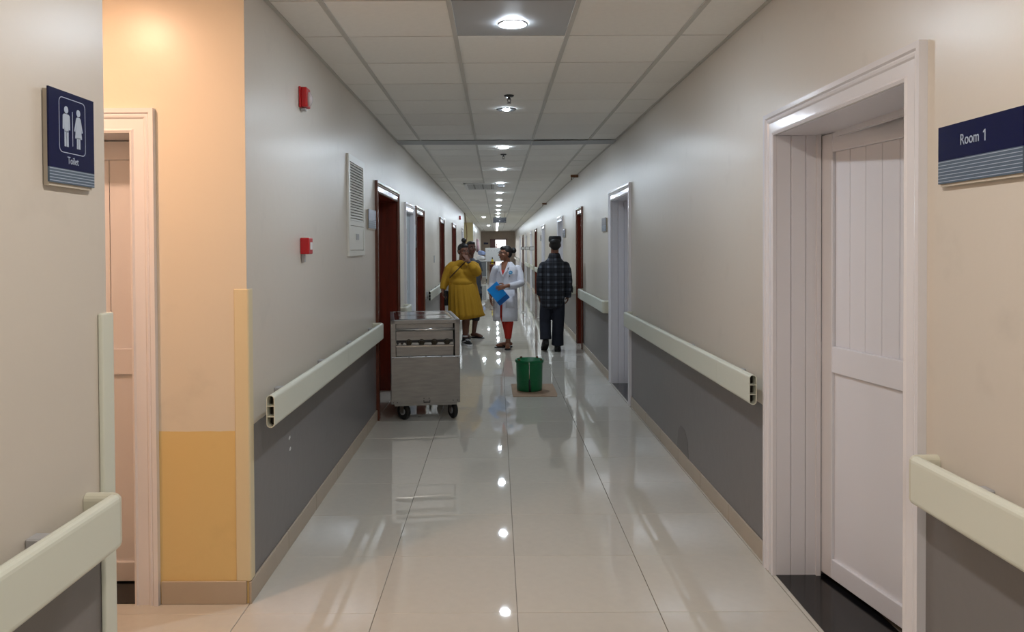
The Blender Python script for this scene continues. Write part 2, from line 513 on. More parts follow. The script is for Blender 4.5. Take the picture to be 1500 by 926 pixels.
def door(name, s, x0, a, b, ztop, style, label, ajar=0.0, near=False, group=None, lever=True):
    base = a
    root = empty(name, (x0, a, 0), label=label, cat='door', kind='structure', group=group)
    y0, y1, zt = a + CW, b - CW, ztop - CW
    cm, pm, lm = {'room': (M_PVC, M_PVC_P, M_PVC_P), 'white': (M_PVC, M_PVC_P, M_PVC_P), 'blue': (M_PVC, M_PVC_P, M_BLUEDOOR),
                  'brown': (M_BROWNC, M_BROWN, M_BROWN)}[style]
    casing(root, s, y0, y1, zt, cm, base)
    D = .205
    L = lambda y: y - base
    # jamb linings: three upright boards each side, soffit on top
    if near and style != 'brown':
        for k in range(3):
            d0, d1 = D * k / 3 + .001, D * (k + 1) / 3 - .001
            MB().box(s * d0, s * d1, L(y1), L(y1) + .018, 0, zt).build('jamb_board', pm, root, bevel=.002, seg=1)
            MB().box(s * d0, s * d1, L(y0) - .018, L(y0), 0, zt).build('jamb_board', pm, root, bevel=.002, seg=1)
        MB().box(0, s * (D + .05), L(y0) - .02, L(y0) - .018, 0, zt).box(0, s * (D + .05), L(y1) + .018, L(y1) + .02, 0, zt).build('jamb_backing', M_GREYPL, root)
    else:
        MB().box(0, s * (D + .045), L(y1), L(y1) + .02, 0, zt).build('jamb_lining', pm, root)
        MB().box(0, s * (D + .045), L(y0) - .02, L(y0), 0, zt).build('jamb_lining', pm, root)
    MB().box(0, s * (D + .045), L(y0) - .02, L(y1) + .02, zt, zt + .02).build('head_lining', pm, root)
    # stop beads just in front of the leaf
    if near:
        MB().box(s * (D - .022), s * (D - .002), L(y1) - .012, L(y1), 0, zt).build('door_stop', cm, root)
    MB().box(-s * .0, s * (D + .09), L(y0), L(y1), -.004, .003).build('threshold', M_GRANITE if style != 'brown' else M_TILE, root)
    W = y1 - y0 - .006; T = .04
    if style != 'room':
        MB().box(s * (D + .05), s * (D + .07), L(y0) - .04, L(y1) + .04, -.004, zt + .04).build('light_block_board', M_VENT_SHADE_DK, root)  # added unseen board behind the leaf, blocks sky light leaking through gaps
    else:
        MB().box(s * (D + .02), s * (D + .045), L(y0), L(y1), zt - .024, zt).build('head_stop', cm, root)
    ang = s * ajar
    hy = L(y1) - .003; hx = s * (D + .002)
    zb = .022 if style == 'room' else .008
    zl = zt - .004
    if style == 'brown':
        mb = MB().box(0, s * T, -W, 0, zb, zl)
        leaf = mb.build('door_leaf', lm, root, loc=(hx, hy, 0), rotz=ang)
        for (z0, z1) in ((.22, .92), (1.08, 1.9)):
            MB().box(-s * .006, s * .002, -W + .16, -.16, z0, z1).build('raised_panel', lm, leaf, bevel=.005, seg=1)
        MB().tube([(-s * .055, -W + .16, 1.02), (-s * .055, -W + .07, 1.02), (-s * .0, -W + .07, 1.02)], .009, 8).build('lever_handle', M_CHROME, leaf, smooth=True)
        return root
    if style == 'blue':
        mb = MB().box(0, s * T, -W, 0, zb, zl)
        leaf = mb.build('door_leaf', lm, root, loc=(hx - s * .17, hy, 0), rotz=0)
        MB().box(-s * .004, 0, -W * .56, -W * .40, 1.6, 1.78).build('notice_plate', M_RUST, leaf)
        MB().box(-s * .004, 0, -W * .56, -W * .42, 1.02, 1.14).build('notice_plate', M_RUST, leaf)
        return root
    st = .085
    mid0, mid1, bot = .965, 1.085, .09 + zb
    mb = MB()
    mb.box(0, s * T, -st, 0, zb, zl).box(0, s * T, -W, -W + st, zb, zl)
    mb.box(0, s * T, -W + st, -st, zl - st, zl).box(0, s * T, -W + st, -st, mid0, mid1).box(0, s * T, -W + st, -st, zb, bot)
    leaf = mb.build('door_leaf', lm, root, loc=(hx, hy, 0), rotz=ang, bevel=.003, seg=1)
    wn0, wn1 = -W + .28, -W + .50       # vision window y-range, cut out of the boards
    y = -st; pw = .108
    while y > -W + st + .01:
        e = max(y - pw, -W + st)
        if near:
            if e < wn1 - .005 and y > wn0 + .005:
                MB().box(s * .016, s * .030, e + .0012, y - .0012, mid1, 1.24).build('panel_board', pm, leaf, bevel=.0015, seg=1)
                MB().box(s * .016, s * .030, e + .0012, y - .0012, 1.81, zl - st).build('panel_board', pm, leaf, bevel=.0015, seg=1)
                if y > wn1: MB().box(s * .016, s * .030, wn1, y - .0012, 1.24, 1.81).build('panel_board', pm, leaf)
                if e < wn0: MB().box(s * .016, s * .030, e + .0012, wn0, 1.24, 1.81).build('panel_board', pm, leaf)
            else:
                MB().box(s * .016, s * .030, e + .0012, y - .0012, mid1, zl - st).build('panel_board', pm, leaf, bevel=.0015, seg=1)
        y = e
    MB().box(s * .014, s * .030, -W + st, -st, bot, mid0).build('lower_panel', pm, leaf)
    MB().box(s * .030, s * .033, -W + st, -st, bot, zl - st).build('panel_backing', M_GREYPL, leaf) if near and style != 'room' else None
    if not near:
        MB().box(s * .014, s * .030, -W + st, -st, mid1, zl - st).build('upper_panel', pm, leaf)
    if near:
        fr = MB()
        fr.box(s * .008, s * .036, wn0, wn0 + .012, 1.24, 1.81).box(s * .008, s * .036, wn1 - .012, wn1, 1.24, 1.81)
        fr.box(s * .008, s * .036, wn0, wn1, 1.24, 1.252).box(s * .008, s * .036, wn0, wn1, 1.798, 1.81)
        win = fr.build('vision_window', M_DARK, leaf)
        MB().box(s * .02, s * .024, wn0 + .012, wn1 - .012, 1.252, 1.798).build('window_pane', mat('dark_glass', (40, 46, 52), .05, spec=.6), win)
        for z in (.25, 1.05, 1.85):
            MB().tube([(-s * .004, .003, z - .045), (-s * .004, .003, z + .045)], .007, 8).build('hinge', M_PVC, leaf, smooth=True)
        if lever: MB().tube([(-s * .05, -W + .16, 1.03), (-s * .05, -W + .045, 1.03), (0, -W + .045, 1.03)], .01, 8).build('lever_handle', M_CHROME, leaf, smooth=True)
    return root

n = 0
LBL = {
    ('L', 0): 'nearest brown wooden door on the left, behind the steel trolley',
    ('L', 1): 'narrow pale blue-grey door in white frame between two brown doors',
    ('L', 2): 'second brown door on the left, just past the pale blue-grey door',
    ('L', 3): 'third brown door on the left, beside the woman in yellow',
    ('L', 4): 'fourth and farthest brown door on the left wall',
    ('L', 5): 'small white-framed door on the left just before the cream recess',
    ('R', 0): 'white plank door standing ajar next to the Room 1 sign',
    ('R', 1): 'white-framed recessed doorway midway along the right wall',
    ('R', 2): 'narrow brown door on the right beside the man in plaid shirt',
    ('R', 3): 'white-framed door on the right just behind the plaid man’s head',
    ('R', 4): 'white-framed door on the right, second beyond the plaid man',
    ('R', 5): 'brown door far down the right wall',
    ('R', 6): 'white-framed door just past the far brown door on the right',
    ('R', 7): 'second white-framed door past the far brown door on the right',
    ('R', 8): 'farthest brown door on the right wall',
    ('R', 9): 'farthest white-framed door on the right wall'}
for i, (a, b, zt, st) in enumerate(DOORS_R):
    n += 1
    door('door_%d' % n, 1, XR, a, b, zt, st, LBL['R', i].replace('’', "'"), ajar=math.radians(9.3) if st == 'room' else 0, near=(a < 10))
for i, (a, b, zt, st) in enumerate(DOORS_L):
    n += 1
    door('door_%d' % n, -1, XL, a, b, zt, st, LBL['L', i], near=(a < 9))
# toilet door in the side hall (faces the camera): built as a right-wall door turned a quarter turn
n += 1
td = door('door_%d' % n, 1, 0, 0, TD1 - TD0 + 2 * CW, TDT + CW, 'white', 'white moulded toilet door in the warm lit side hall', near=True, lever=False)
td.location = (TD1 + CW, SW1, 0)
td.rotation_euler.z = PI / 2
# end doorway: dark left leaf, glazed bright right half
n += 1
ed = empty('door_%d' % n, (.12, YE, 0), label='dark framed doorway full of daylight at corridor end', cat='door', kind='structure')
mb = MB(); mb.box(-.58, -.53, -.03, .12, 0, 2.16).box(.53, .58, -.03, .12, 0, 2.16).box(-.58, .58, -.03, .12, 2.1, 2.16)
mb.build('door_frame', M_BROWN, ed)
MB().box(-.53, -.2, .0, .05, 0, 2.1).build('door_leaf', M_BROWN, ed)
mb = MB().box(-.17, -.12, .0, .004, 1.62, 1.92).box(-.2, -.06, .0, .004, 1.55, 1.62).box(-.12, -.09, .0, .004, 1.7, 1.8)
mb.build('red_sticker', M_RED, ed)

# ------------------------------------------------------------------ handrails
def stadium(w, h, n=8, bulge=0.0):
    """closed outline in (d,z), d along the wall normal"""
    r = w / 2; pts = []
    for k in range(n + 1):
        a = PI * k / n; pts.append((r * math.cos(a), h / 2 - r + r * math.sin(a)))
    for k in range(n + 1):
        a = PI + PI * k / n; pts.append((r * math.cos(a), -h / 2 + r + r * math.sin(a)))
    return pts
RW, RH = .036, .145
def handrail(s, x0, y0, y1, zc, gap, label, near='open', far='cap', seams=(), brk=True, group=None):
    root = empty('handrail', (x0, y0, zc), label=label, cat='handrail', group=group)
    dc = gap + RW / 2
    cap = .03
    ya = cap if near == 'cap' else 0
    yb = y1 - y0 - (cap if far == 'cap' else 0)
    O = stadium(RW, RH); I = stadium(RW - .006, RH - .006)
    def ring(P, y): return [Vector((-s * (dc + d), y, z)) for d, z in P]
    cuts = [ya] + [q - y0 for q in seams] + [yb]
    for i in range(len(cuts) - 1):
        p, q = cuts[i] + (.0008 if i else 0), cuts[i + 1] - .0008
        mb = MB(); mb.loft([ring(I, q), ring(I, p), ring(O, p), ring(O, q), ring(I, q)], cap=False)
        mb.box(-s * (dc - RW / 2 + .002), -s * (dc + RW / 2 - .002), p + .001, q - .001, .022, .025)
        mb.box(-s * (dc - RW / 2 + .002), -s * (dc + RW / 2 - .002), p + .001, q - .001, -.025, -.022)
        mb.build('rail_cover', M_RAIL, root, smooth=False, bevel=0)
        tag(MB().loft([ring(stadium(RW - .008, RH - .008), p + .05), ring(stadium(RW - .008, RH - .008), q - .05)]).build('cavity_shade', M_CAVITY, root))  # dark fill stands in for the shade inside the hollow rail
    for which, style in (('near', near), ('far', far)):
        if style != 'cap': continue
        dirn = -1 if which == 'near' else 1
        yy = ya if which == 'near' else yb
        rings = []
        Rb = cap
        for k in range(7):
            a = PI / 2 * k / 6
            # centre travels on a quarter turn towards the wall
            cyy = yy + dirn * (Rb * math.sin(a)) * .5
            cdd = dc - Rb * (1 - math.cos(a)) * .5
            rings.append([Vector((-s * (cdd + d * math.cos(a)), cyy + dirn * (d * math.sin(a)), z)) for d, z in O])
        rings.append([Vector((-s * (0.001), yy + dirn * (Rb * .5 + d), z)) for d, z in O])
        MB().loft(rings).build('end_cap', M_RAILCAP, root, smooth=False)
    if brk:
        L = y1 - y0; k = max(2, int(L / 1.0) + 1)
        for i in range(k):
            y = .34 + (L - .6) * i / (k - 1) if L > 1 else .12 + (L - .24) * i / (k - 1)
            MB().box(0, -s * (gap + .006), y - .022, y + .022, -.05, .05).build('wall_bracket', M_GREYPL, root, bevel=.004, seg=1)
    return root
ZL, ZR = .820, .850
handrail(-1, XL, YB + .1, 2.03, ZL + .01, .06, 'pale green handrail on the near left wall under the toilet sign', 'cap', 'cap')
handrail(-1, XL, 3.40, 6.72, ZL, .058, 'pale green handrail with cut hollow end leading to the steel trolley', 'open', 'cap', seams=(5.1,))
handrail(-1, XL, 8.46, 8.96, ZL, .058, 'short pale green handrail stub seen just above the trolley top', 'cap', 'cap')
handrail(-1, XL, 11.5, 14.5, ZL, .058, 'pale handrail with dark cut end behind the woman in yellow', 'open', 'cap')
handrail(-1, XL, 15.8, 18.5, ZL, .058, 'pale handrail between the third and fourth brown doors', 'cap', 'cap')
handrail(-1, XL, 20.3, 23.5, ZL, .058, 'pale handrail beyond the fourth brown door on the left', 'cap', 'cap')
handrail(1, XR, YB + .1, 2.285, ZR, .052, 'pale green handrail at the right edge below the Room 1 sign', 'cap', 'cap')
handrail(1, XR, 3.70, 7.40, ZR, .052, 'pale green handrail with cut hollow end between two white doors', 'open', 'cap', seams=(4.25, 6.75))
handrail(1, XR, 8.86, 11.56, ZR, .052, 'pale handrail between white doorway and brown door on the right', 'cap', 'cap')
handrail(1, XR, 12.5, 15.0, ZR, .052, 'pale handrail behind the man in plaid shirt', 'cap', 'cap')
handrail(1, XR, 16.4, 20.6, ZR, .052, 'pale handrail between first and second white doors beyond the plaid man', 'cap', 'cap')
handrail(1, XR, 22.0, 24.7, ZR, .052, 'pale handrail running up to the far brown door on the right', 'cap', 'cap')
handrail(1, XR, 26.0, 28.1, ZR, .052, 'pale handrail just past the far brown door on the right', 'cap', 'cap')
handrail(1, XR, 29.5, 33.1, ZR, .052, 'pale handrail between the two far white doors on the right', 'cap', 'cap', brk=False)
handrail(1, XR, 42.9, 54.0, ZR, .052, 'farthest pale handrail on the right near the end wall', 'cap', 'cap', brk=False)

# ------------------------------------------------------------------ corner guards
def guard(name, pts, z0, z1, ma, label):
    mb = MB(); mb.loft([[Vector((x, y, z0)) for x, y in pts], [Vector((x, y, z1)) for x, y in pts]])
    o = mb.build(name, ma, bevel=.004)
    return tag(o, label, 'corner guard')
e = .001
guard('corner_guard', [(XL + e, NW - .05), (XL + .014, NW - .048), (XL + .016, NW + .008), (XL + .010, NW + .016), (XL - .05, NW + .014), (XL - .05, NW + e), (XL + e, NW + e)],
      .0, 1.367, M_RAIL, 'pale green corner guard on the near left wall end by toilet sign')
guard('corner_guard', [(XL - .056, SW1 - e), (XL - .054, SW1 - .009), (XL + .005, SW1 - .010), (XL + .010, SW1 - .005), (XL + .009, SW1 + .05), (XL + e, SW1 + .05), (XL + e, SW1 - e)],
      .10, 1.367, M_GUARD_C, 'cream corner guard beside the ochre yellow dado')

# ------------------------------------------------------------------ signs
V3_ = Vector
def wall_sign(s, x0, y0, y1, z0, z1, split, nstripe, label, txt=None, tsize=.03, tpos=None, upper=None, sx=.85):
    root = empty('wall_sign', (x0, (y0 + y1) / 2, z0), label=label, cat='sign')
    W, H = y1 - y0, z1 - z0
    MB().box(-s * .001, -s * .014, -W / 2 + .006, W / 2 - .004, -.008, H - .004).build('backing_plate', M_SIGNBACK, root)
    MB().box(-s * .0145, -s * .019, -W / 2, W / 2, H * split, H).build('navy_panel', upper or M_NAVY, root)
    MB().box(-s * .0145, -s * .019, -W / 2, W / 2, 0, H * split).build('grey_panel', M_SIGNGREY, root)
    for k in range(nstripe):
        z = H * split * (k + .6) / nstripe
        MB().box(-s * .019, -s * .0196, -W / 2 + .001, W / 2 - .001, z - .0009, z + .0009).build('print_stripe', M_PRINT, root)
    if txt:
        me = text_mesh(txt, tsize, sx); me.materials.append(M_PRINT)
        o = bpy.data.objects.new('lettering', me); C.objects.link(o); o.parent = root
        o.location = (-s * .0194, tpos[0], tpos[1])
        o.rotation_euler = (PI / 2, 0, -s * PI / 2)
    return root
rs = wall_sign(1, XR, 1.88, 2.24, 1.717, 1.880, .40, 7, 'navy and grey wall plate reading Room 1', 'Room', .043, (.032, .113), sx=.8)
one = [(-.0325, .098), (-.0365, .098), (-.0365, .1285), (-.0335, .1285), (-.0265, .1235), (-.0265, .1195), (-.0325, .1225)]
MB().loft([[V3_((-.019, y, z)) for y, z in one], [V3_((-.0196, y, z)) for y, z in one]]).build('numeral', M_PRINT, rs)
ts = wall_sign(-1, XL, 1.835, 2.04, 1.703, 1.930, .16, 5, 'navy and grey toilet sign with man and woman pictograms', 'Toilet', .026, (.0, .058), sx=.8)
# pictograms on the toilet sign (local: y along the wall, z up)
def plate(name, polys, d=.0196):
    mb = MB()
    for poly in polys:
        mb.loft([[Vector((.019, y, z)) for y, z in poly], [Vector((d, y, z)) for y, z in poly]])
    return mb.build(name, M_PRINT, ts)
def disc(cy_, cz, r, n=16): return [(cy_ + r * math.cos(2 * PI * k / n), cz + r * math.sin(2 * PI * k / n)) for k in range(n)]
def rect(a, b, c_, d): return [(a, c_), (b, c_), (b, d), (a, d)]
my, wy = -.028, .027
plate('man_pictogram', [disc(my, .1825, .009), rect(my - .013, my + .013, .135, .172)[0:0] or [(my - .009, .128), (my + .009, .128), (my + .010, .172), (my - .010, .172)],
      [(my - .0165, .134), (my - .0105, .134), (my - .0095, .172), (my - .0155, .168)], [(my + .0105, .134), (my + .0165, .134), (my + .0155, .168), (my + .0095, .172)],
      rect(my - .009, my - .001, .092, .13), rect(my + .001, my + .009, .092, .13)])
plate('woman_pictogram', [disc(wy, .1825, .009), [(wy - .016, .118), (wy + .016, .118), (wy + .007, .172), (wy - .007, .172)],
      [(wy - .020, .136), (wy - .015, .134), (wy - .008, .168), (wy - .010, .170)], [(wy + .015, .134), (wy + .020, .136), (wy + .010, .170), (wy + .008, .168)],
      rect(wy - .008, wy - .001, .092, .12), rect(wy + .001, wy + .008, .092, .12)])
plate('divider_line', [rect(-.0012, .0008, .096, .182)])
out_, inn = [], []
for (cyy, czz, a0) in ((.046, .198, 0), (-.046, .198, 90), (-.046, .090, 180), (.046, .090, 270)):
    for k in range(5):
        a = math.radians(a0 + 22.5 * k)
        out_.append((cyy + .014 * math.cos(a), czz + .014 * math.sin(a))); inn.append((cyy + .0122 * math.cos(a), czz + .0122 * math.sin(a)))
mb = MB()
for k in range(20):
    q = (k + 1) % 20
    poly = [out_[k], out_[q], inn[q], inn[k]]
    mb.loft([[Vector((.019, y, z)) for y, z in poly], [Vector((.0195, y, z)) for y, z in poly]])
mb.build('pictogram_frame', M_PRINT, ts)
M_SLATE = mat('slate_blue_plate', (92, 104, 138), .25)
wall_sign(-1, XL, 6.42, 6.80, 1.71, 1.87, .45, 4, 'slate blue wall plate between louvre vent and brown door', upper=M_SLATE)
wall_sign(-1, XL, 10.03, 10.19, 1.55, 1.84, .3, 0, 'narrow blue-grey wall plate beside the second brown door', upper=M_SLATE)
wall_sign(1, XR, 9.05, 9.40, 1.73, 1.89, .45, 4, 'dark slate wall plate beside the right white doorway', upper=mat('dark_slate', (62, 66, 80), .3))
wall_sign(1, XR, 14.45, 14.95, 1.735, 1.89, .45, 0, 'pale slate wall plate by the plaid man\'s head', upper=M_SLATE)
wall_sign(1, XR, 22.3, 22.7, 1.735, 1.89, .45, 0, 'small slate wall plate far down the right wall', upper=M_SLATE)

# ------------------------------------------------------------------ left wall fittings
r = empty('alarm_sounder', (XL, 4.28, 2.315), label='red alarm sounder with clear strobe high on left wall', cat='alarm')
MB().box(.001, .012, -.05, .05, 0, .115).build('back_plate', M_RED, r, bevel=.004)
MB().box(.012, .044, -.045, .045, .004, .112).build('housing', M_RED, r, bevel=.006)
MB().ell((.045, .0, .05), (.022, .022, .042)).build('strobe_lens', mat('strobe_lens', (190, 180, 180), .2), r, smooth=True)
MB().box(.004, .03, -.02, .02, -.012, .0).build('cable_entry', M_GREYPL, r)
r = empty('call_point', (XL, 4.28, 1.51), label='red fire alarm call point at eye height on left wall', cat='alarm')
MB().box(.001, .05, -.045, .045, 0, .09).build('housing', M_RED, r, bevel=.005)
MB().box(.05, .053, -.02, .025, .025, .065).build('press_panel', M_WHITEPL, r)
MB().box(.002, .02, -.022, .0, -.045, .0).build('cable_trunk', M_GREYPL, r)
# louvre vent cabinet
VY0, VY1, VZ0, VZ1 = 5.57, 6.24, 1.485, 2.228
r = empty('wall_vent', (XL, VY0, VZ0), label='white louvred ventilation panel on left wall above handrail', cat='vent')
Wv, Hv = VY1 - VY0, VZ1 - VZ0
mb = MB()
mb.box(.001, .016, .06, Wv - .06, Hv - .05, Hv).box(.001, .016, 0, .06, 0, Hv).box(.001, .016, Wv - .06, Wv, 0, Hv).box(.001, .016, .06, Wv - .06, 0, .04).box(.001, .016, .06, Wv - .06, .225, .26)
mb.build('vent_frame', M_VENT, r)
MB().box(.001, .004, .06, Wv - .06, .26, Hv - .05).build('vent_backing', M_VENT_SHADE_DK, r)
MB().box(.001, .014, .063, Wv - .063, .043, .222).build('access_panel', M_VENT, r, bevel=.002, seg=1)
MB().box(.014, .017, .29, .40, .12, .165).build('latch_plate', M_GREYPL, r)
ns = 21
sm_ = MB().loft([[Vector((.004, y, .006)), Vector((.006, y, .010)), Vector((.015, y, -.004)), Vector((.014, y, -.009))] for y in (.06, Wv - .06)]).mesh('louvre_slat')
sm_.materials.append(M_VENT)
for k in range(ns):
    place('louvre_slat', sm_, r, loc=(0, 0, .27 + (Hv - .05 - .27 - .008) * k / (ns - 1)))
r = empty('light_switch', (XL, 13.3, 1.29), label='small white switch plate beyond the second brown door', cat='switch')
MB().box(.001, .01, -.045, .045, 0, .12).build('face_plate', M_GREYPL, r, bevel=.002)
MB().box(.01, .014, -.02, .02, .03, .09).build('rocker', M_WHITEPL, r)
o = tag(MB().box(XL + .001, XL + .05, 22.3, 22.45, 2.36, 2.47).build('alarm_sounder', M_RED, bevel=.005), 'small dark red alarm box far down left wall', 'alarm')
pts = [(XL + .03, 25.5, HC), (XL + .05, 25.5, 2.5), (XL + .09, 25.5, 2.2), (XL + .1, 25.5, 1.9), (XL + .05, 25.5, 1.6), (XL + .02, 25.5, 1.4)]
tag(MB().tube(pts, .012, 8).build('hanging_cable', M_RUST, smooth=True), 'loose dark cable drooping down wall by cream recess', 'cable')
# small fittings of the right wall
for i, (y, lb) in enumerate(((12.3, 'brown metal bracket at the ceiling edge above the narrow brown door'), (20.0, 'small brown bracket at the ceiling edge far along right wall'))):
    mb = MB(); mb.tube([(XR, y, 2.66), (XR - .1, y, 2.66), (XR - .1, y + .05, 2.62)], .008, 6).box(XR - .12, XR - .001, y - .06, y - .04, 2.655, 2.69)
    tag(mb.build('ceiling_bracket', M_RUST), lb, 'bracket')
for i, (y, lb) in enumerate(((26.9, 'dark framed holder on right wall, just beyond the far brown door'), (31.0, 'dark framed holder on right wall, between two far white doors'), (36.0, 'dark framed holder on right wall, farthest of the three'))):
    r = empty('wall_holder', (XR, y, 1.45), label=lb, cat='holder', group='dark framed holders on the right wall')
    mb = MB(); mb.box(-.16, 0, -.01, .01, 0, .012).box(-.16, 0, -.01, .01, .11, .122).box(-.16, -.148, -.01, .01, 0, .122)
    mb.build('holder_frame', M_DARK, r)
    MB().box(-.148, 0, -.004, .004, .012, .11).build('holder_card', M_WHITEPL, r)

# ------------------------------------------------------------------ ceiling lights
M_LENS = mat('cool_lamp_lens', (255, 255, 255), .4, emit=COOL, estr=E_COOL)
M_LENSW = mat('warm_lamp_lens', (255, 240, 220), .4, emit=WARM, estr=E_WARM)
M_TRIM = mat('lamp_trim', (170, 172, 174), .35)
M_TRIMD = mat('lamp_trim_dark', (70, 70, 72), .35, metal=.6)
def downlight_proto(rl, ro, lens, trim):
    r = empty('ceiling_light', (0, 0, HC))
    n = 28
    prof = [(ro, .001), (ro, -.004), (ro * .94, -.007), (rl + .004, -.003), (rl, .0)]
    MB().lathe(prof, n=n, cap=False).build('trim_ring', trim, r, smooth=False)
    MB().lathe([(rl, 0), (rl * .92, -.007), (rl * .7, -.011), (rl * .35, -.0125), (.001, -.013)], n=20).build('lens', lens, r, smooth=True)
    return r
M_LENSN = mat('neutral_lamp_lens', (255, 250, 240), .4, emit=(1.0, .93, .86), estr=E_COOL * 1.3)
P1 = downlight_proto(.053, .078, M_LENS, M_TRIM)
lights = [4.0 + 2.45 * k for k in range(-2, 20)]
names = ['nearest round recessed lamp, in the grey ceiling tile', 'second lamp, small bulb in a dark ring by the sprinkler']
grp = 'round lamps along the ceiling centre line'
first = True
for k, y in enumerate(lights):
    idx = k - 2
    if idx == 1:
        o = downlight_proto(.032, .082, M_LENS, M_TRIMD); o.location = (.086, 6.46, HC - .004)
        tag(o, names[1], 'ceiling light', grp); continue
    o = P1 if first else copy_tree(P1)
    if idx in (-2, -1):
        o = downlight_proto(.053, .078, M_LENSN, M_TRIM)
    if idx >= 0: first = False
    o.location = (.088 - .0035 * idx, y + (.02 if idx == 3 else 0), HC - .004)
    if idx < 0: lb = 'round recessed lamp overhead, ' + ('just in front of the viewer but above the frame' if idx == -1 else 'behind the viewer')
    elif idx == 0: lb = names[0]
    elif idx == 2: lb = 'third bright round lamp, just past the sagging ceiling strip'
    elif idx == 3: lb = 'fourth bright round lamp, past the second sprinkler'
    elif idx == 4: lb = 'fifth round lamp, right beside the ceiling cassette unit'
    elif idx == 5: lb = 'sixth round lamp, first one beyond the ceiling cassette unit'
    elif idx == 6: lb = 'seventh round lamp, second one beyond the ceiling cassette unit'
    elif idx == 7: lb = 'eighth round lamp, third one beyond the ceiling cassette unit'
    elif idx == 8: lb = 'ninth round lamp, last one before the hanging dark sign'
    else: lb = 'small far round lamp of the row, the %s beyond the hanging sign' % ('first second third fourth fifth sixth seventh eighth ninth tenth eleventh twelfth'.split()[idx - 9])
    tag(o, lb, 'ceiling light', grp if idx < 9 else 'far lamps beyond the hanging sign')
for y, x, lb in ((29.0, -.48, 'off-centre far lamp left of the hanging sign'), (40.0, -.42, 'off-centre farthest lamp left of the bright row')):
    o = copy_tree(P1); o.location = (x, y, HC - .004); tag(o, lb, 'ceiling light', 'off-centre far lamps')
W1 = downlight_proto(.06, .085, M_LENSW, M_TRIM)
W1.location = (-1.80, 2.55, HC - .004); tag(W1, 'warm recessed lamp in the ceiling of the toilet hall', 'ceiling light')
o = copy_tree(P1); o.location = (-1.9, 31.0, HC - .004); tag(o, 'added lamp, out of view, inside the far cream recess', 'ceiling light')  # unseen lamp added to brighten the recess walls

# sprinklers
def sprinkler(x, y, lb):
    r = empty('sprinkler', (x, y, HC), label=lb, cat='sprinkler', group='ceiling sprinklers')
    MB().lathe([(.038, .004), (.038, -.004), (.03, -.01), (.012, -.012)]).build('escutcheon', M_TRIMD, r, smooth=False)
    mb = MB().tube([(0, 0, -.01), (0, 0, -.03)], .008, 8)
    mb.tube([(-.008, 0, -.02), (-.014, 0, -.035), (-.004, 0, -.055)], .003, 6).tube([(.008, 0, -.02), (.014, 0, -.035), (.004, 0, -.055)], .003, 6)
    mb.build('frame_arms', M_TRIMD, r)
    MB().lathe([(.016, -.056), (.016, -.059)], n=12).build('deflector', M_TRIMD, r)
sprinkler(.10, 5.9, 'small dark fire sprinkler in front of the second lamp')
sprinkler(.09, 9.6, 'small dark fire sprinkler just past the third lamp')
# cassette unit and hanging signs
r = empty('ceiling_cassette', (-.29, 14.5, HC), label='square air conditioning cassette with louvres left of the lamps', cat='air conditioner')
mb = MB(); mb.box(-.3, -.25, -.7, .7, -.02, 0).box(.25, .3, -.7, .7, -.02, 0).box(-.3, .3, -.7, -.6, -.02, 0).box(-.3, .3, .6, .7, -.02, 0)
mb.build('cassette_frame', M_WHITEPL, r, bevel=.006)
MB().box(-.25, .25, -.6, .6, -.009, 0).build('intake_grille', M_GREYPL, r)
for k in range(6):
    MB().box(-.2 + .08 * k - .014, -.2 + .08 * k + .014, -.55, .55, -.016, -.009).build('grille_slat', M_TRIMD if k % 2 else M_GREYPL, r)
r = empty('smoke_detector', (.07, 14.15, HC), label='small dark box hanging under the fifth lamp', cat='detector')
MB().box(-.045, .045, -.03, .03, -.05, 0).build('housing', M_DARK, r, bevel=.004)
MB().box(.05, .085, -.02, .02, -.05, 0).build('side_tab', M_GREYPL, r)
r = empty('hanging_sign', (.1, 24.7, 2.34), label='dark rectangular sign hanging from the ceiling far down corridor', cat='sign')
MB().box(-.21, .21, -.02, .02, 0, .17).build('sign_panel', mat('dark_navy_sign', (20, 22, 34), .3), r, bevel=.004)
for x in (-.17, .17):
    MB().tube([(x, 0, .17), (x, 0, .36)], .005, 6).build('hanger_rod', M_TRIMD, r)
MB().box(-.018, .018, -.0225, -.0205, .045, .08).build('pale_mark', M_WHITEPL, r)  # small pale rectangle on the sign face

# ------------------------------------------------------------------ trolley
tr = empty('food_trolley', (-.94, 6.80, 0), rotz=math.radians(8.2), label='stainless steel food warming trolley with knobs on castors at left wall', cat='trolley')
TW, TD = .612, .95
mb = MB()
# frame: posts, top rails
for x in (0, TW - .045):
    mb.box(x, x + .045, 0, .04, .575, .90); mb.box(x, x + .045, TD - .04, TD, .575, .90)
mb.box(0, TW, 0, .035, .868, .904).box(0, TW, TD - .035, TD, .868, .904).box(0, .035, 0, TD, .868, .904).box(TW - .035, TW, 0, TD, .868, .904)
mb.build('upper_frame', M_STEEL, tr, bevel=.003)
MB().box(.001, .006, .04, TD - .04, .575, .87).box(TW - .006, TW - .001, .04, TD - .04, .575, .87).box(.045, TW - .045, TD - .02, TD - .012, .575, .87).build('side_panels', M_STEEL, tr)
MB().box(.049, TW - .058, .03, .036, .72, .866).build('back_splash', M_STEEL, tr)
MB().box(.045, TW - .045, .055, .058, .58, .868).build('gap_shade_board', M_VENT_SHADE_DK, tr)  # dark board colours in the shadow of the gap beside the panels
MB().tube([(.045, .012, .815), (TW - .045, .012, .815)], .0125, 12).build('towel_bar', M_CHROME, tr, smooth=True)
cp = MB(); cp.loft([[Vector((x, .034, .722)), Vector((x, .034, .664)), Vector((x, -.004, .664)), Vector((x, -.004, .678)), Vector((x, .012, .682))] for x in (.047, TW - .054)])
cp = cp.build('control_panel', M_STEELB, tr)
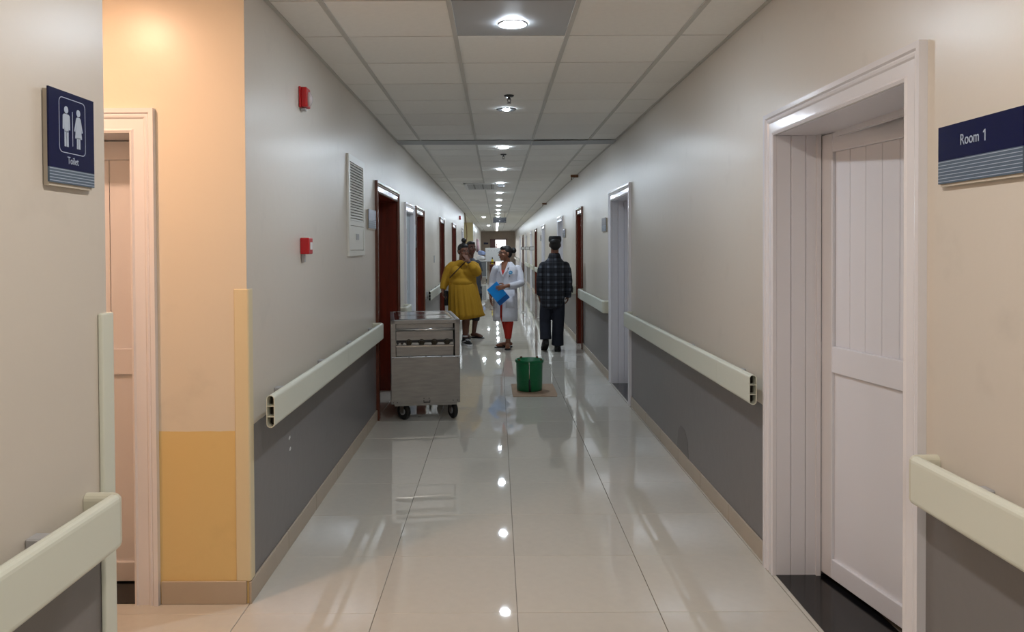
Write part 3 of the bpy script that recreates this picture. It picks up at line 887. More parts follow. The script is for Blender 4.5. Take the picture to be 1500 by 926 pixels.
MB().box(.049, TW - .057, .0215, .0335, .684, .722).build('control_face', M_DARK, cp)
for k, x in enumerate((.175, .288, .402, .515)):
    kb = MB().lathe([(.03, 0), (.03, .006), (.024, .009), (.022, .028), (.018, .032)], n=20)
    kb.xf(Matrix.Translation((x - .015, .024, .7)) @ Matrix.Rotation(PI / 2, 4, 'X'))
    kb = kb.build('control_knob', M_KNOB, tr)
    MB().box(x - .018, x - .012, -.014, -.004, .68, .72).build('knob_grip', M_KNOB, kb, bevel=.002)
for x in (.062, .1):
    MB().lathe([(.011, 0), (.011, .012), (.008, .016)], n=12).xf(Matrix.Translation((x, .024, .697)) @ Matrix.Rotation(PI / 2, 4, 'X')).build('indicator_lamp', M_DARK, tr)
MB().box(.049, TW - .056, .006, .012, .582, .664).build('drawer_front', M_STEEL, tr, bevel=.002)
MB().box(0, TW, -.004, TD, .158, .578).build('lower_cabinet', M_STEEL, tr, bevel=.004)
MB().box(.004, TW - .004, -.0075, -.0042, .162, .571).build('front_panel', M_STEEL, tr, bevel=.001, seg=1)
for (x, z) in ((.02, .565), (.16, .575), (.31, .578), (.45, .575), (.59, .565), (.02, .175), (.055, .175), (.55, .18), (.59, .18), (.29, .205), (.335, .205)):
    MB().lathe([(.005, 0), (.004, .003)], n=8).xf(Matrix.Translation((x, -.0072, z)) @ Matrix.Rotation(PI / 2, 4, 'X')).build('screw', M_TRIMD, tr)
mb = MB().box(.285, .345, -.018, -.0075, .168, .176).box(.285, .291, -.018, -.0075, .168, .19).box(.339, .345, -.018, -.0075, .168, .19)
mb.build('latch', M_TRIMD, tr)
MB().box(.03, TW - .03, .01, TD - .02, .138, .158).build('base_frame', M_STEEL, tr)
# bain marie wells and pans
mb = MB()
ys = [(.05, .47), (.49, .90)]
mb.box(.035, TW - .035, .035, .05, .885, .9).box(.035, TW - .035, .47, .49, .885, .9).box(.035, TW - .035, .90, TD - .035, .885, .9).box(.035, .06, .035, TD - .035, .885, .9).box(TW - .06, TW - .035, .035, TD - .035, .885, .9)
mb.build('well_deck', M_STEELB, tr)
for (a, b) in ys:
    mb = MB()
    mb.loft([[Vector((x, y, z)) for (x, y) in ((.06 + i, a + i), (TW - .06 - i, a + i), (TW - .06 - i, b - i), (.06 + i, b - i))] for (i, z) in ((-.004, .906), (.018, .908), (.022, .90), (.05, .79), (.06, .785), (.2, .784))], cap=True)
    mb.build('food_pan', M_STEELB, tr, bevel=0)
mb = MB().box(.14, TW - .12, .10, .3, .885, .893); mb.build('pan_lid', M_STEELB, tr, bevel=.004)
def castor(x, y, yaw):
    c_ = MB()
    prof = [(.03, -.018), (.062, -.02), (.073, -.012), (.075, 0), (.073, .012), (.062, .02), (.03, .018)]
    c_.lathe(prof, n=28).xf(Matrix.Translation((x, y, .075)) @ Matrix.Rotation(yaw, 4, 'Z') @ Matrix.Rotation(PI / 2, 4, 'Y'))
    t = c_.build('castor', M_RUBBER, tr, smooth=False)
    Mx = Matrix.Translation((x, y, .075)) @ Matrix.Rotation(yaw, 4, 'Z')
    MB().lathe([(.032, -.0225), (.032, .0225)], n=20).xf(Mx @ Matrix.Rotation(PI / 2, 4, 'Y')).build('hub', M_GREYPL, t)
    f = MB().box(-.03, -.025, -.022, .022, -.012, .065).box(.025, .03, -.022, .022, -.012, .065).box(-.03, .03, -.03, .03, .06, .066)
    f.xf(Mx).build('fork', M_STEEL, t)
castor(.115, .1, .75); castor(.555, .09, .4); castor(.09, TD - .1, .5); castor(.53, TD - .1, 1.0)

# ------------------------------------------------------------------ cardboard and bucket
cb = MB(); cb.loft([[Vector((x, y, z)) for x, y in ((.163, 7.93), (.617, 7.93), (.628, 8.05), (.622, 8.66), (.157, 8.66), (.158, 8.1))] for z in (.0005, .006)])
tag(cb.build('cardboard_sheet', M_CARD), 'flat brown cardboard sheet under the green bucket', 'cardboard')
bk = empty('bucket', (.347, 8.30, .006), label='dark green plastic bucket standing on brown cardboard', cat='bucket')
MB().lathe([(.128, 0), (.134, .0), (.137, .02), (.143, .30), (.143, .318), (.139, .318), (.132, .02), (.001, .012)], n=48).build('pail', M_GREEN, bk, smooth=True)
MB().lathe([(.143, .29), (.152, .292), (.154, .30), (.154, .318), (.150, .323), (.142, .322), (.139, .314)], n=48, cap=False).build('rim', M_GREEN, bk, smooth=False)
for z in (.10, .115, .13):
    MB().lathe([(.1392, z - .003), (.1412, z), (.1395, z + .003)], n=48, cap=False).build('rib', M_GREEN, bk, smooth=True)
hd = MB().tube([(-.01, -.152, .31), (-.008, -.156, .25), (-.006, -.152, .12)], .0035, 6).build('bail_wire', M_CHROME, bk, smooth=True)
MB().tube([(-.006, -.153, .125), (-.004, -.152, .03), (0, -.156, .008)], [.008, .011, .012], 8).build('bail_grip', M_DARK, hd, smooth=True)
for a in (-2.45, -.62, .9, 2.2):
    MB().box(-.012, .012, -.006, .006, 0, .014).xf(Matrix.Translation((.146 * math.cos(a), .146 * math.sin(a), .32)) @ Matrix.Rotation(a + PI / 2, 4, 'Z')).build('rim_clip', M_RUST, bk)

bk.scale = (1, 1, 1.03)
# ------------------------------------------------------------------ far furniture
r = empty('linen_cart', (-.74, 36.0, 0), label='white wheeled cart piled with white and blue linen far down corridor', cat='cart')
mb = MB()
for x in (-.28, .25):
    mb.box(x, x + .03, -.4, -.37, .1, .95).box(x, x + .03, .37, .4, .1, .95)
mb.box(-.28, .28, -.4, .4, .90, .95).box(-.28, .28, -.4, .4, .18, .21)
mb.build('cart_frame', M_WHITEPL, r, bevel=.004)
MB().box(-.25, .25, -.36, .36, .22, .89).build('cart_bin', mat('cart_grey', (120, 124, 130), .6), r)
for x in (-.25, .25):
    for y in (-.37, .37):
        MB().lathe([(.05, -.015), (.05, .015)], n=14).xf(Matrix.Translation((x, y, .05)) @ Matrix.Rotation(PI / 2, 4, 'Y')).build('castor', M_RUBBER, r)
        MB().tube([(x, y, .05), (x, y, .12)], .012, 6).build('castor_stem', M_GREYPL, r)
for i, (x, y, z, a, c_) in enumerate(((0, -.23, 1.015, 'white', (236, 236, 240)), (.02, -.16, 1.23, 'blue', (150, 165, 205)), (0, .2, 1.015, 'white', (230, 230, 236)))):
    mb = MB().ell((0, 0, 0), (.2, .15, .1), n=36, k=20)
    def lump(p):
        q = 1 + .16 * math.sin(14 * p[0] + 9 * p[2] + i) + .13 * math.sin(23 * p[1] - 11 * p[0] + 2 * i) + .1 * math.sin(31 * p[2] + 17 * p[1])
        return (p[0] * q, max(-.165, min(.165, p[1] * q)), max(-.085, p[2] * q))
    mb.v = [lump(p) for p in mb.v]
    o = mb.build('linen_bundle', mat('linen_' + a, c_, .9), smooth=True, loc=(-.74 + x, 36 + y, z + .055))
    tag(o, ('front white linen bundle on the far cart', 'blue tinted linen bundle on top of the far cart pile', 'rear white linen bundle on the far cart')[i], 'linen', 'linen bundles on the far cart')
mb = MB().rings([(2.02, XL + .05, 41.0, .03, .05), (1.97, XL + .06, 41.0, .05, .10), (1.8, XL + .075, 41.0, .06, .15), (1.55, XL + .085, 41.0, .07, .19), (1.32, XL + .08, 41.0, .065, .20)], n=60,
               pleat=lambda a, i, z: .25 * math.sin(9 * a + i * .3) + .12 * math.sin(5 * a))
tag(mb.build('hanging_gown', mat('pink_grey_cloth', (188, 160, 164), .9, var=.4, vscale=5), smooth=True), 'pinkish grey gown hanging on the far left wall', 'gown')
r = empty('end_wall_sign', (-.75, YE, 1.79), label='small navy sign plate on the taupe end wall', cat='sign')
MB().box(-.16, .16, -.02, -.001, 0, .13).build('sign_panel', M_NAVY, r, bevel=.004)
r = empty('folding_screen', (-.04, 47.0, 0), label='white panel screen on dark legs standing before the end wall', cat='screen')
MB().box(-.65, .65, -.02, .02, .70, 1.54).build('screen_panel', M_WHITEPL, r, bevel=.004)
for x in (-.6, .56):
    MB().box(x, x + .04, -.02, .02, .0, .72).build('leg', M_DARK, r)
    MB().box(x - .0, x + .04, -.25, .25, 0, .04).build('foot', M_DARK, r)
for k in range(6):
    MB().box(-.48 + k * .17, -.41 + k * .17, -.026, -.02, 1.34, 1.365).build('slot', M_GREYPL, r)
r = empty('stool', (-.17, 30.0, 0), label='small brown wooden stool far down the corridor left of doctor', cat='stool')
MB().box(-.12, .12, -.12, .12, .86, .90).build('seat', mat('brown_wood', (104, 66, 44), .5), r, bevel=.004)
for x in (-.11, .08):
    for y in (-.11, .08):
        MB().box(x, x + .03, y, y + .03, 0, .86).build('leg', mat('brown_wood', (104, 66, 44), .5), r)
r = empty('spray_bottle', (-.17, 30.0, .9), label='yellow bottle with dark cap standing on the brown stool', cat='bottle')
MB().lathe([(.04, 0), (.045, .01), (.045, .15), (.02, .19), (.02, .2)], n=16).build('bottle', mat('yellow_plastic', (206, 180, 40), .4), r, smooth=True)
MB().lathe([(.022, .2), (.022, .27)], n=12).build('cap', M_DARK, r)
MB().lathe([(.0455, .06), (.0455, .1)], n=16, cap=False).build('band', M_DARK, r)

# ------------------------------------------------------------------ people
M_SKIN1 = mat('brown_skin_a', (112, 72, 54), .5, var=.06)
M_SKIN2 = mat('brown_skin_b', (146, 98, 74), .48, var=.06)
M_SKIN3 = mat('brown_skin_c', (100, 66, 52), .5, var=.06)
M_HAIR = mat('black_hair', (17, 15, 15), .55, bump=.15, bscale=160)
M_EYE = mat('eye_white', (176, 164, 156), .25)
M_IRIS = mat('eye_iris', (30, 18, 12), .2)
M_LIP = mat('lips', (116, 58, 54), .45)
V3 = Vector

def Rz(a): return Matrix.Rotation(a, 3, 'Z')

def head(mb, c, yaw, s=1.0, tilt=0.0):
    """adds skull, jaw, nose, ears to mb; face looks along -Y turned by yaw"""
    R = Rz(yaw) @ Matrix.Rotation(tilt, 3, 'X')
    T = lambda x, y, z: V3(c) + R @ V3((x * s, y * s, z * s))
    E = lambda p, r, Q=None: mb.ell(T(*p), tuple(q * s for q in r), R @ Q if Q else R, n=20, k=12)
    E((0, .014, .028), (.074, .094, .084))
    E((0, -.022, -.030), (.060, .066, .078))
    E((0, -.056, -.086), (.028, .026, .022))          # chin
    for q in (-1, 1):
        E((q * .036, -.058, -.028), (.024, .024, .026))   # cheeks
        E((q * .077, .012, -.012), (.010, .019, .031), Rz(q * .35))
        E((q * .030, -.076, .024), (.022, .010, .008))    # brow ridge
        E((q * .012, -.094, -.030), (.010, .010, .008))   # nostril wings
    mb.tube([T(0, -.078, .018), T(0, -.092, -.006), T(0, -.104, -.026)], [.008 * s, .010 * s, .013 * s], 10, True)
    E((0, -.082, -.053), (.022, .012, .009)); E((0, -.080, -.064), (.019, .012, .009))
    return T, R

def face_parts(T, R, body, s=1.0):
    for q in (-1, 1):
        e_ = MB().ell(T(q * .030, -.0745, .008), (.0125 * s, .0105 * s, .0058 * s), R, 12, 8).build('eye', M_EYE, body, smooth=True)
        MB().ell(T(q * .030, -.0838, .008), (.0056 * s, .0028 * s, .0056 * s), R, 10, 6).build('iris', M_IRIS, e_, smooth=True)
        MB().tube([T(q * .014, -.087, .026), T(q * .032, -.088, .032), T(q * .049, -.077, .026)], [.0025 * s, .0035 * s, .002 * s], 6, True).build('eyebrow', M_HAIR, body, smooth=True)
    MB().ell(T(0, -.0895, -.053), (.021 * s, .0065 * s, .0055 * s), R, 12, 6).ell(T(0, -.0875, -.063), (.018 * s, .0065 * s, .006 * s), R, 12, 6).build('lips', M_LIP, body, smooth=True)

def hand(mb, wrist, d, palm, thumb, curl=.35, s=1.0):
    """wrist point, d = finger direction, palm = direction the palm faces, thumb = side the thumb leaves from"""
    d = V3(d).normalized(); p = V3(palm); p = (p - d * p.dot(d)).normalized(); t = V3(thumb)
    t = (t - d * t.dot(d) - p * t.dot(p)).normalized()
    w_ = V3(wrist); R = Matrix((t, p, d)).transposed()
    mb.ell(w_ + d * .045 * s, (.040 * s, .0145 * s, .052 * s), R, 14, 10)
    mb.ell(w_ + d * .078 * s, (.041 * s, .0125 * s, .022 * s), R, 14, 8)
    mb.tube([w_ - d * .03 * s, w_ + d * .03 * s], [.024 * s, .024 * s], 10, True)
    for k, (off, ln) in enumerate(((.030, .068), (.010, .078), (-.010, .072), (-.030, .056))):
        b = w_ + d * (.082 - (.006 if k == 3 else 0)) * s + t * off * s
        pts = [b - d * .02 * s, b]; a = curl * (.5 + .1 * k); cur = b; dirn = d
        for j in range(3):
            a_ = a * (j + 1)
            dirn = (d * math.cos(a_) + p * math.sin(a_)) + t * (off * 1.6)
            dirn.normalize()
            cur = cur + dirn * ln * s * (.42, .33, .25)[j]
            pts.append(cur)
        mb.tube(pts, [.0088 * s, .0088 * s, .0082 * s, .0075 * s, .0066 * s], 8, True)
    b = w_ + d * .022 * s + t * .026 * s
    mb.tube([b - t * .012 * s, b + (d * .5 + t * .8 + p * .25).normalized() * .030 * s, b + (d * .75 + t * .62 + p * .4).normalized() * .058 * s, b + (d * .95 + t * .45 + p * .5).normalized() * .078 * s],
            [.0135 * s, .0115 * s, .0100 * s, .0080 * s], 8, True)

def leg(mb, hip, knee, ankle, s=1.0):
    hip, knee, ankle = V3(hip), V3(knee), V3(ankle)
    m1 = hip.lerp(knee, .5); c1 = knee.lerp(ankle, .3) + V3((0, .018 * s, 0)); c2 = knee.lerp(ankle, .7)
    mb.tube([hip, m1, knee, c1, c2, ankle], [.088 * s, .074 * s, .055 * s, .057 * s, .042 * s, .036 * s], 14, True)

def foot(mb, ankle, d, s=1.0, flat=0.0):
    a = V3(ankle); d = V3(d).normalized(); z = flat
    h = V3((a.x, a.y, z)) - d * .035 * s; up = V3((0, 0, 1))
    mb.tube([a + up * .02, V3((a.x, a.y, z + .045 * s))], [.036 * s, .036 * s], 12, True)
    mb.tube([h + up * .034 * s, h + d * .10 * s + up * .036 * s, h + d * .17 * s + up * .026 * s, h + d * .215 * s + up * .02 * s],
            [.032 * s, .036 * s, .034 * s, .022 * s], 12, True)
    sd = V3((-d.y, d.x, 0))
    for k in range(5):
        q = h + d * (.205 - .006 * abs(k - 1)) * s + sd * (k - 2) * .015 * s + up * .016 * s
        mb.tube([q - d * .03 * s, q + d * .028 * s], [.010 * s, .0095 * s], 8, True)

def sandal(d, ankle, parent, ma, s=1.0, flat=0.0):
    a = V3(ankle); d = V3(d).normalized(); sd = V3((-d.y, d.x, 0)); h = V3((a.x, a.y, flat)) - d * .06 * s
    out = []
    prof = [(0, .02), (.01, .032), (.05, .036), (.12, .036), (.19, .046), (.25, .042), (.285, .02)]
    L = [h + d * u * s + sd * w_ * s for u, w_ in prof]; Rr = [h + d * u * s - sd * w_ * s for u, w_ in reversed(prof)]
    ol = L + Rr
    so = MB().loft([[p + V3((0, 0, .0)) for p in ol], [p + V3((0, 0, .016 * s)) for p in ol]]).build('sandal', ma, parent, bevel=.003)
    c_ = h + d * .225 * s
    for q in (-1, 1):
        MB().tube([c_ + V3((0, 0, .02 * s)), c_ - d * .05 * s + sd * q * .032 * s + V3((0, 0, .045 * s)), c_ - d * .10 * s + sd * q * .042 * s + V3((0, 0, .014 * s))], .006 * s, 8).build('strap', ma, so, smooth=True)

# ---------- woman in white coat
X0, Y0 = .13, 11.8
doc = empty('person', (X0, Y0, 0), label='woman in white lab coat and red trousers holding a blue folder', cat='person')
mb = MB()
T, R = head(mb, (.0, -.01, 1.452), math.radians(-66), 1.0)
mb.tube([(.03, .02, 1.22), (.025, .018, 1.33), (.012, .0, 1.42)], [.062, .052, .052], 14, True)
YD = math.radians(-28)
mb.rings([(.80, .0, .02, .15, .11), (.92, .005, .02, .155, .115), (1.05, .015, .02, .15, .11), (1.18, .02, .015, .16, .095), (1.25, .025, .015, .13, .07), (1.30, .028, .015, .06, .05)], YD)
mb.tube([(-.14, .02, 1.215), (-.200, .045, 1.0), (-.218, .0, .80)], [.044, .038, .028], 12, True)
mb.tube([(.19, .02, 1.215), (.240, -.09, 1.0), (.012, -.284, .968)], [.044, .040, .029], 12, True)
hand(mb, (-.224, -.004, .80), (-.02, -.10, -1), (.9, -.1, 0), (.1, -1, 0), .45)
hand(mb, (.004, -.290, .967), (-1, -.14, -.25), (-.1, .95, -.1), (0, .1, 1), .14)
leg(mb, (.07, .0, .80), (.055, -.03, .45), (.035, -.04, .085)); leg(mb, (-.06, .03, .80), (.0, .04, .45), (.045, .13, .085))
foot(mb, (.035, -.04, .085), (-.05, -1, 0), 1.0, .016); foot(mb, (.045, .13, .085), (-.92, -.35, 0), 1.0, .016)
body = remesh(mb, 'body', M_SKIN2, doc, .0055)
face_parts(T, R, body)
hm = MB(); 
for p, q in (((0, .026, .040), (.080, .092, .083)), ((0, .05, .0), (.074, .062, .075)), ((0, -.028, .078), (.062, .052, .036))):
    hm.ell(T(*p), q, R, 20, 12)
hair = remesh(hm, 'hair', M_HAIR, body, .006)
MB().ell(T(.0, .142, .045), (.046, .044, .046), R, 16, 10).build('hair_bun', M_HAIR, hair, smooth=True)
g = MB()
for q in (-1, 1):
    g.tube([T(q * .031 + .021 * math.cos(2 * PI * k / 16), -.096, .006 + .016 * math.sin(2 * PI * k / 16)) for k in range(17)], .0022, 6)
    g.tube([T(q * .052, -.095, .010), T(q * .078, -.05, .010), T(q * .082, .01, .004)], .0024, 6)
g.tube([T(-.010, -.098, .010), T(.010, -.098, .010)], .0022, 6)
g.build('glasses', M_DARK, body, smooth=True)
M_COAT = mat('white_coat_cloth', (222, 222, 230), .8, bump=.35, bscale=9, var=.03)
M_REDTOP = mat('coral_red_cloth', (206, 66, 60), .8)
M_REDTR = mat('red_trouser_cloth', (186, 44, 30), .8, bump=.2, bscale=14)
cm = MB()
spec = [(.84, .002, .02, .186, .135), (.95, .01, .02, .184, .135), (1.05, .018, .018, .186, .132), (1.14, .024, .012, .19, .13), (1.20, .026, .012, .18, .115), (1.245, .028, .014, .158, .1), (1.285, .028, .016, .115, .085), (1.325, .026, .016, .078, .07)]
cm.rings(spec, YD)
cm.ell((-.138, .02, 1.215), (.066, .068, .062)).ell((.19, .02, 1.215), (.066, .068, .062))
cm.tube([(-.14, .02, 1.215), (-.178, .035, 1.12), (-.202, .045, 1.0), (-.219, .005, .83)], [.066, .060, .055, .047], 14, False)
cm.tube([(.19, .02, 1.215), (.225, -.03, 1.12), (.243, -.09, 1.0), (.155, -.175, .976), (.052, -.252, .966)], [.066, .062, .058, .052, .045], 14, False)
coat = remesh(cm, 'lab_coat', M_COAT, body, .008, 9)
sk = MB()   # coat skirt, open in front
fa = -PI / 2
def pl(a, i, z): return .004 + .03 * math.sin(5 * a + 1) * (i / 6.0) + .018 * math.sin(11 * a) * (i / 6.0)
secs = [(.90, .006, .02, .185, .135), (.80, .004, .02, .192, .14), (.70, .002, .02, .194, .142), (.60, .0, .02, .196, .143), (.50, -.002, .02, .196, .143), (.42, -.004, .02, .194, .142)]
sk.rings(secs, YD, n=90, cap=False, a0=fa + .10, a1=fa + 2 * PI - .10, pleat=pl)
o = sk.build('coat_skirt', M_COAT, coat, smooth=True); so_ = o.modifiers.new('solid', 'SOLIDIFY'); so_.thickness = .005
# V neck, lapels, collar
ft = V3((math.sin(YD), -math.cos(YD), 0)); sdv = V3((math.cos(YD), math.sin(YD), 0))
def F(u, z, dep): return V3((.026, .012, z)) + sdv * u + ft * dep
def chest(z):
    for i in range(len(spec) - 1):
        if spec[i][0] <= z <= spec[i + 1][0]:
            f = (z - spec[i][0]) / (spec[i + 1][0] - spec[i][0]); return spec[i][4] * (1 - f) + spec[i + 1][4] * f
    return spec[-1][4]
def patch(name, pts, ma, th=.004, lift=.004, parent=None):
    A = [F(u, z, chest(z) * math.sqrt(max(.05, 1 - (u / .19) ** 2)) + lift) for u, z in pts]
    return MB().loft([[p for p in A], [p + ft * th for p in A]]).build(name, ma, parent or coat)
patch('skin_neckline', [(-.055, 1.325), (-.036, 1.21), (0, 1.15), (.036, 1.21), (.055, 1.325), (.0, 1.325)], M_SKIN2, .003, .003, body)
patch('red_top', [(-.030, 1.205), (0, 1.125), (.030, 1.205), (.0, 1.195)], M_REDTOP, .004, .007)
for q in (-1, 1):
    patch('lapel', [(q * .058, 1.305), (q * .034, 1.21), (0, 1.10), (q * .045, 1.165), (q * .075, 1.20), (q * .062, 1.225), (q * .092, 1.245), (q * .075, 1.30)], M_COAT, .006, .010)
cl = MB().loft([[V3((.024 + r_ * math.cos(a), .016 + .9 * r_ * math.sin(a), z)) for a in [YD - PI / 2 + .75 + (2 * PI - 1.5) * k / 20 for k in range(21)]] for r_, z in ((.096, 1.272), (.082, 1.306), (.074, 1.325), (.079, 1.306), (.090, 1.272))], cap=False, closed=False)
cl.build('collar', M_COAT, coat, smooth=True)
for z in (1.05, .97, .88): 
    patch('button', [(.0 + .008 * math.cos(2 * PI * k / 10), z + .008 * math.sin(2 * PI * k / 10)) for k in range(10)], M_WHITEPL, .003, .006)
bd = patch('round_badge', [(.118 + .026 * math.cos(2 * PI * k / 20), 1.165 + .026 * math.sin(2 * PI * k / 20)) for k in range(20)], mat('teal_blue_badge', (46, 138, 190), .5), .004, .012)
patch('badge_emblem', [(.118 + .015 * math.cos(2 * PI * k / 12), 1.165 + .009 * math.sin(2 * PI * k / 12)) for k in range(12)], mat('pale_blue_print', (150, 196, 220), .5), .0015, .0165, bd)
patch('pin_badge', [(.108 + .008 * math.cos(2 * PI * k / 8), 1.112 + .008 * math.sin(2 * PI * k / 8)) for k in range(8)], M_DARK, .004, .012)
patch('name_embroidery', [(-.12, 1.165), (-.065, 1.165), (-.065, 1.171), (-.12, 1.171)], M_SLATE, .001, .0105)
# patch pockets on the coat front
for q, nm in ((-1, 'patch_pocket'), (1, 'patch_pocket')):
    rows = []
    for z in (.80, .72, .63):
        rows.append([V3((.002, .02, z)) + Rz(YD) @ V3((.2 * math.cos(a), .149 * math.sin(a), 0)) for a in [fa + q * (.38 + .75 * k / 8) for k in range(9)]])
    o = MB().loft(rows, cap=False, closed=False).build(nm, M_COAT, coat, smooth=True); so_ = o.modifiers.new('solid', 'SOLIDIFY'); so_.thickness = .008; so_.offset = 0
tm = MB()
tm.rings([(.50, .0, .02, .15, .11), (.70, .0, .02, .16, .12), (.86, .0, .02, .16, .115)], YD)
for hip, knee, an in (((.055, .0, .72), (.055, -.03, .45), (.037, -.04, .15)), ((-.045, .03, .72), (.005, .05, .45), (.045, .11, .15))):
    tm.tube([hip, knee, V3(knee).lerp(V3(an), .5), an], [.10, .078, .062, .05], 14, False)
remesh(tm, 'trousers', M_REDTR, body, .008, 4)
for dd, an in (((-.05, -1, 0), (.035, -.04, .085)), ((-.92, -.35, 0), (.045, .13, .085))):
    sandal(dd, an, body, M_DARK)
# blue folder, held: a thing of its own
fo = empty('folder', (X0 - .107, Y0 - .262, .852), label='bright blue plastic folder held against the white coat', cat='folder')
fo.rotation_euler = (math.radians(-6), math.radians(49), math.radians(-18))
M_BLUE = mat('bright_blue_plastic', (16, 150, 238), .35)
MB().box(-.155, .155, -.010, -.004, -.098, .098).build('front_cover', M_BLUE, fo, bevel=.003)
MB().box(-.155, .155, .004, .010, -.098, .098).build('back_cover', M_BLUE, fo, bevel=.003)
MB().box(-.158, -.150, -.010, .010, -.098, .098).build('spine', M_BLUE, fo, bevel=.003)
MB().box(-.148, .150, -.0035, .0035, -.094, .094).build('papers', M_WHITEPL, fo)
MB().box(.085, .155, -.0125, -.0105, -.099, .099).build('flap', mat('darker_blue_plastic', (8, 88, 160), .4), fo, bevel=.001)

# ---------- woman in mustard dress
X0, Y0 = -.54, 12.25
yl = empty('person', (X0, Y0, 0), label='woman in mustard yellow dress covering her mouth with her hand', cat='person')
mb = MB()
YH = math.radians(34)
T, R = head(mb, (.012, -.03, 1.487), YH, 1.02, math.radians(6))
mb.tube([(.0, .02, 1.27), (.004, .01, 1.36), (.01, .0, 1.45)], [.075, .064, .062], 14, True)
mb.rings([(.70, .0, .02, .18, .14), (.85, .0, .02, .20, .16), (1.0, .0, .01, .19, .15), (1.15, .01, .01, .19, .14), (1.27, .005, .02, .17, .10), (1.33, .0, .02, .09, .07)])
mb.tube([(-.18, .02, 1.24), (-.265, .03, 1.06), (-.315, -.02, .875)], [.058, .05, .033], 12, True)
mb.tube([(.16, .0, 1.24), (.215, -.13, 1.165), (.100, -.198, 1.326)], [.06, .055, .034], 12, True)
hand(mb, (-.32, -.03, .87), (.12, -.25, -1), (.9, -.2, .1), (.2, -1, 0), .7)
hand(mb, (.102, -.190, 1.328), (-.50, .06, .86), (-.48, .86, -.1), (-.75, -.3, -.6), .45, 1.05)
leg(mb, (.08, .02, .72), (.05, .0, .45), (.03, -.02, .10), 1.12); leg(mb, (-.09, .03, .72), (-.11, .02, .45), (-.12, .06, .10), 1.12)
foot(mb, (.03, -.02, .10), (.45, -.9, 0), .85, .03); foot(mb, (-.12, .06, .10), (.1, -1, 0), .85, .03)
body = remesh(mb, 'body', M_SKIN1, yl, .0055)
face_parts(T, R, body, 1.02)
hm = MB()
for p, q in (((0, .022, .042), (.081, .094, .082)), ((0, .045, .0), (.076, .064, .07)), ((0, -.03, .084), (.06, .05, .03))):
    hm.ell(T(*p), q, R, 20, 12)
hm.tube([T(0, .0, .115), T(0, -.005, .16)], [.03, .026], 10, True)
hair = remesh(hm, 'hair', M_HAIR, body, .006)
bn = MB().ell(T(-.005, -.005, .172), (.040, .038, .036), R, 16, 10)
bn.build('hair_bun', M_HAIR, hair, smooth=True)
M_MUST = mat('mustard_knit', (180, 136, 28), .85, bump=.12, bscale=120, var=.05)
dm = MB()
dm.ell((-.16, .02, 1.25), (.085, .085, .078)).ell((.15, .005, 1.25), (.085, .085, .078))
dm.rings([(.93, .0, .01, .222, .185), (1.02, -.002, .005, .218, .18), (1.10, .0, .0, .215, .175), (1.17, .0, .0, .212, .165), (1.24, .0, .01, .20, .135), (1.285, .0, .015, .172, .112), (1.32, .001, .015, .13, .095), (1.35, .004, .012, .088, .076)])
for q in (-1, 1):
    dm.ell((q * .095, -.115, 1.165), (.098, .085, .088), None, 18, 12)
dm.ell((.0, -.06, 1.0), (.19, .145, .10), None, 20, 12)
dm.tube([(-.155, .02, 1.26), (-.215, .025, 1.2), (-.262, .03, 1.07), (-.298, .0, .96), (-.318, -.022, .885)], [.078, .082, .078, .064, .050], 14, False)
dm.tube([(.14, .01, 1.26), (.188, -.05, 1.235), (.222, -.13, 1.165), (.168, -.182, 1.235), (.115, -.2, 1.305)], [.082, .088, .086, .074, .050], 14, False)
dress = remesh(dm, 'dress_bodice', M_MUST, body, .008, 14)
def plt(a, i, z): return (i / 6.0) * (.04 * math.sin(17 * a + .6 * math.sin(3 * a)) + .03 * math.sin(7 * a + 1.5) + .02 * math.sin(29 * a))
sp = [(.99, .0, .0, .212, .185), (.95, .0, .0, .226, .192), (.86, .006, .0, .236, .20), (.74, .018, .0, .25, .21), (.62, .03, .0, .262, .215), (.50, .042, .0, .275, .22), (.415, .052, .0, .285, .225)]
o = MB().rings(sp, 0, n=180, cap=False, pleat=plt)
ids = len(sp) - 1
for j in range(180):      # the hem lifts towards the right of the picture
    p = o.v[ids * 180 + j]; o.v[ids * 180 + j] = (p[0], p[1], p[2] + max(0, p[0]) * .14)
o = o.build('dress_skirt', M_MUST, dress, smooth=True); so_ = o.modifiers.new('solid', 'SOLIDIFY'); so_.thickness = .005
# crossbody strap lies over the bodice
M_STRAP = mat('brown_strap', (74, 48, 20), .6)
from mathutils.bvhtree import BVHTree
bvh = BVHTree.FromPolygons([v.co.copy() for v in dress.data.vertices], [tuple(p.vertices) for p in dress.data.polygons])
mb = MB(); pts = []
for k in range(22):
    f = k / 21
    x_, z_ = .06 + (-.20 - .06) * f, 1.335 + (1.07 - 1.335) * f
    hit = bvh.ray_cast(V3((x_, -1, z_)), V3((0, 1, 0)))[0]
    if hit: pts.append(hit + V3((0, -.003, 0)))
mb.tube(pts, .009, 8, True); mb.build('bag_strap', M_STRAP, body, smooth=True)
b_ = MB().box(-.30, -.235, .02, .13, .62, .86).build('shoulder_bag', M_DARK, body, bevel=.015)
MB().lathe([(.036, -.008), (.037, 0), (.036, .008)], n=18).xf(Matrix.Translation((.103, -.195, 1.32)) @ Matrix.Rotation(.2, 4, 'X') @ Matrix.Rotation(-.15, 4, 'Y')).build('wristwatch', mat('slate_watch', (60, 66, 80), .35), body, smooth=True)
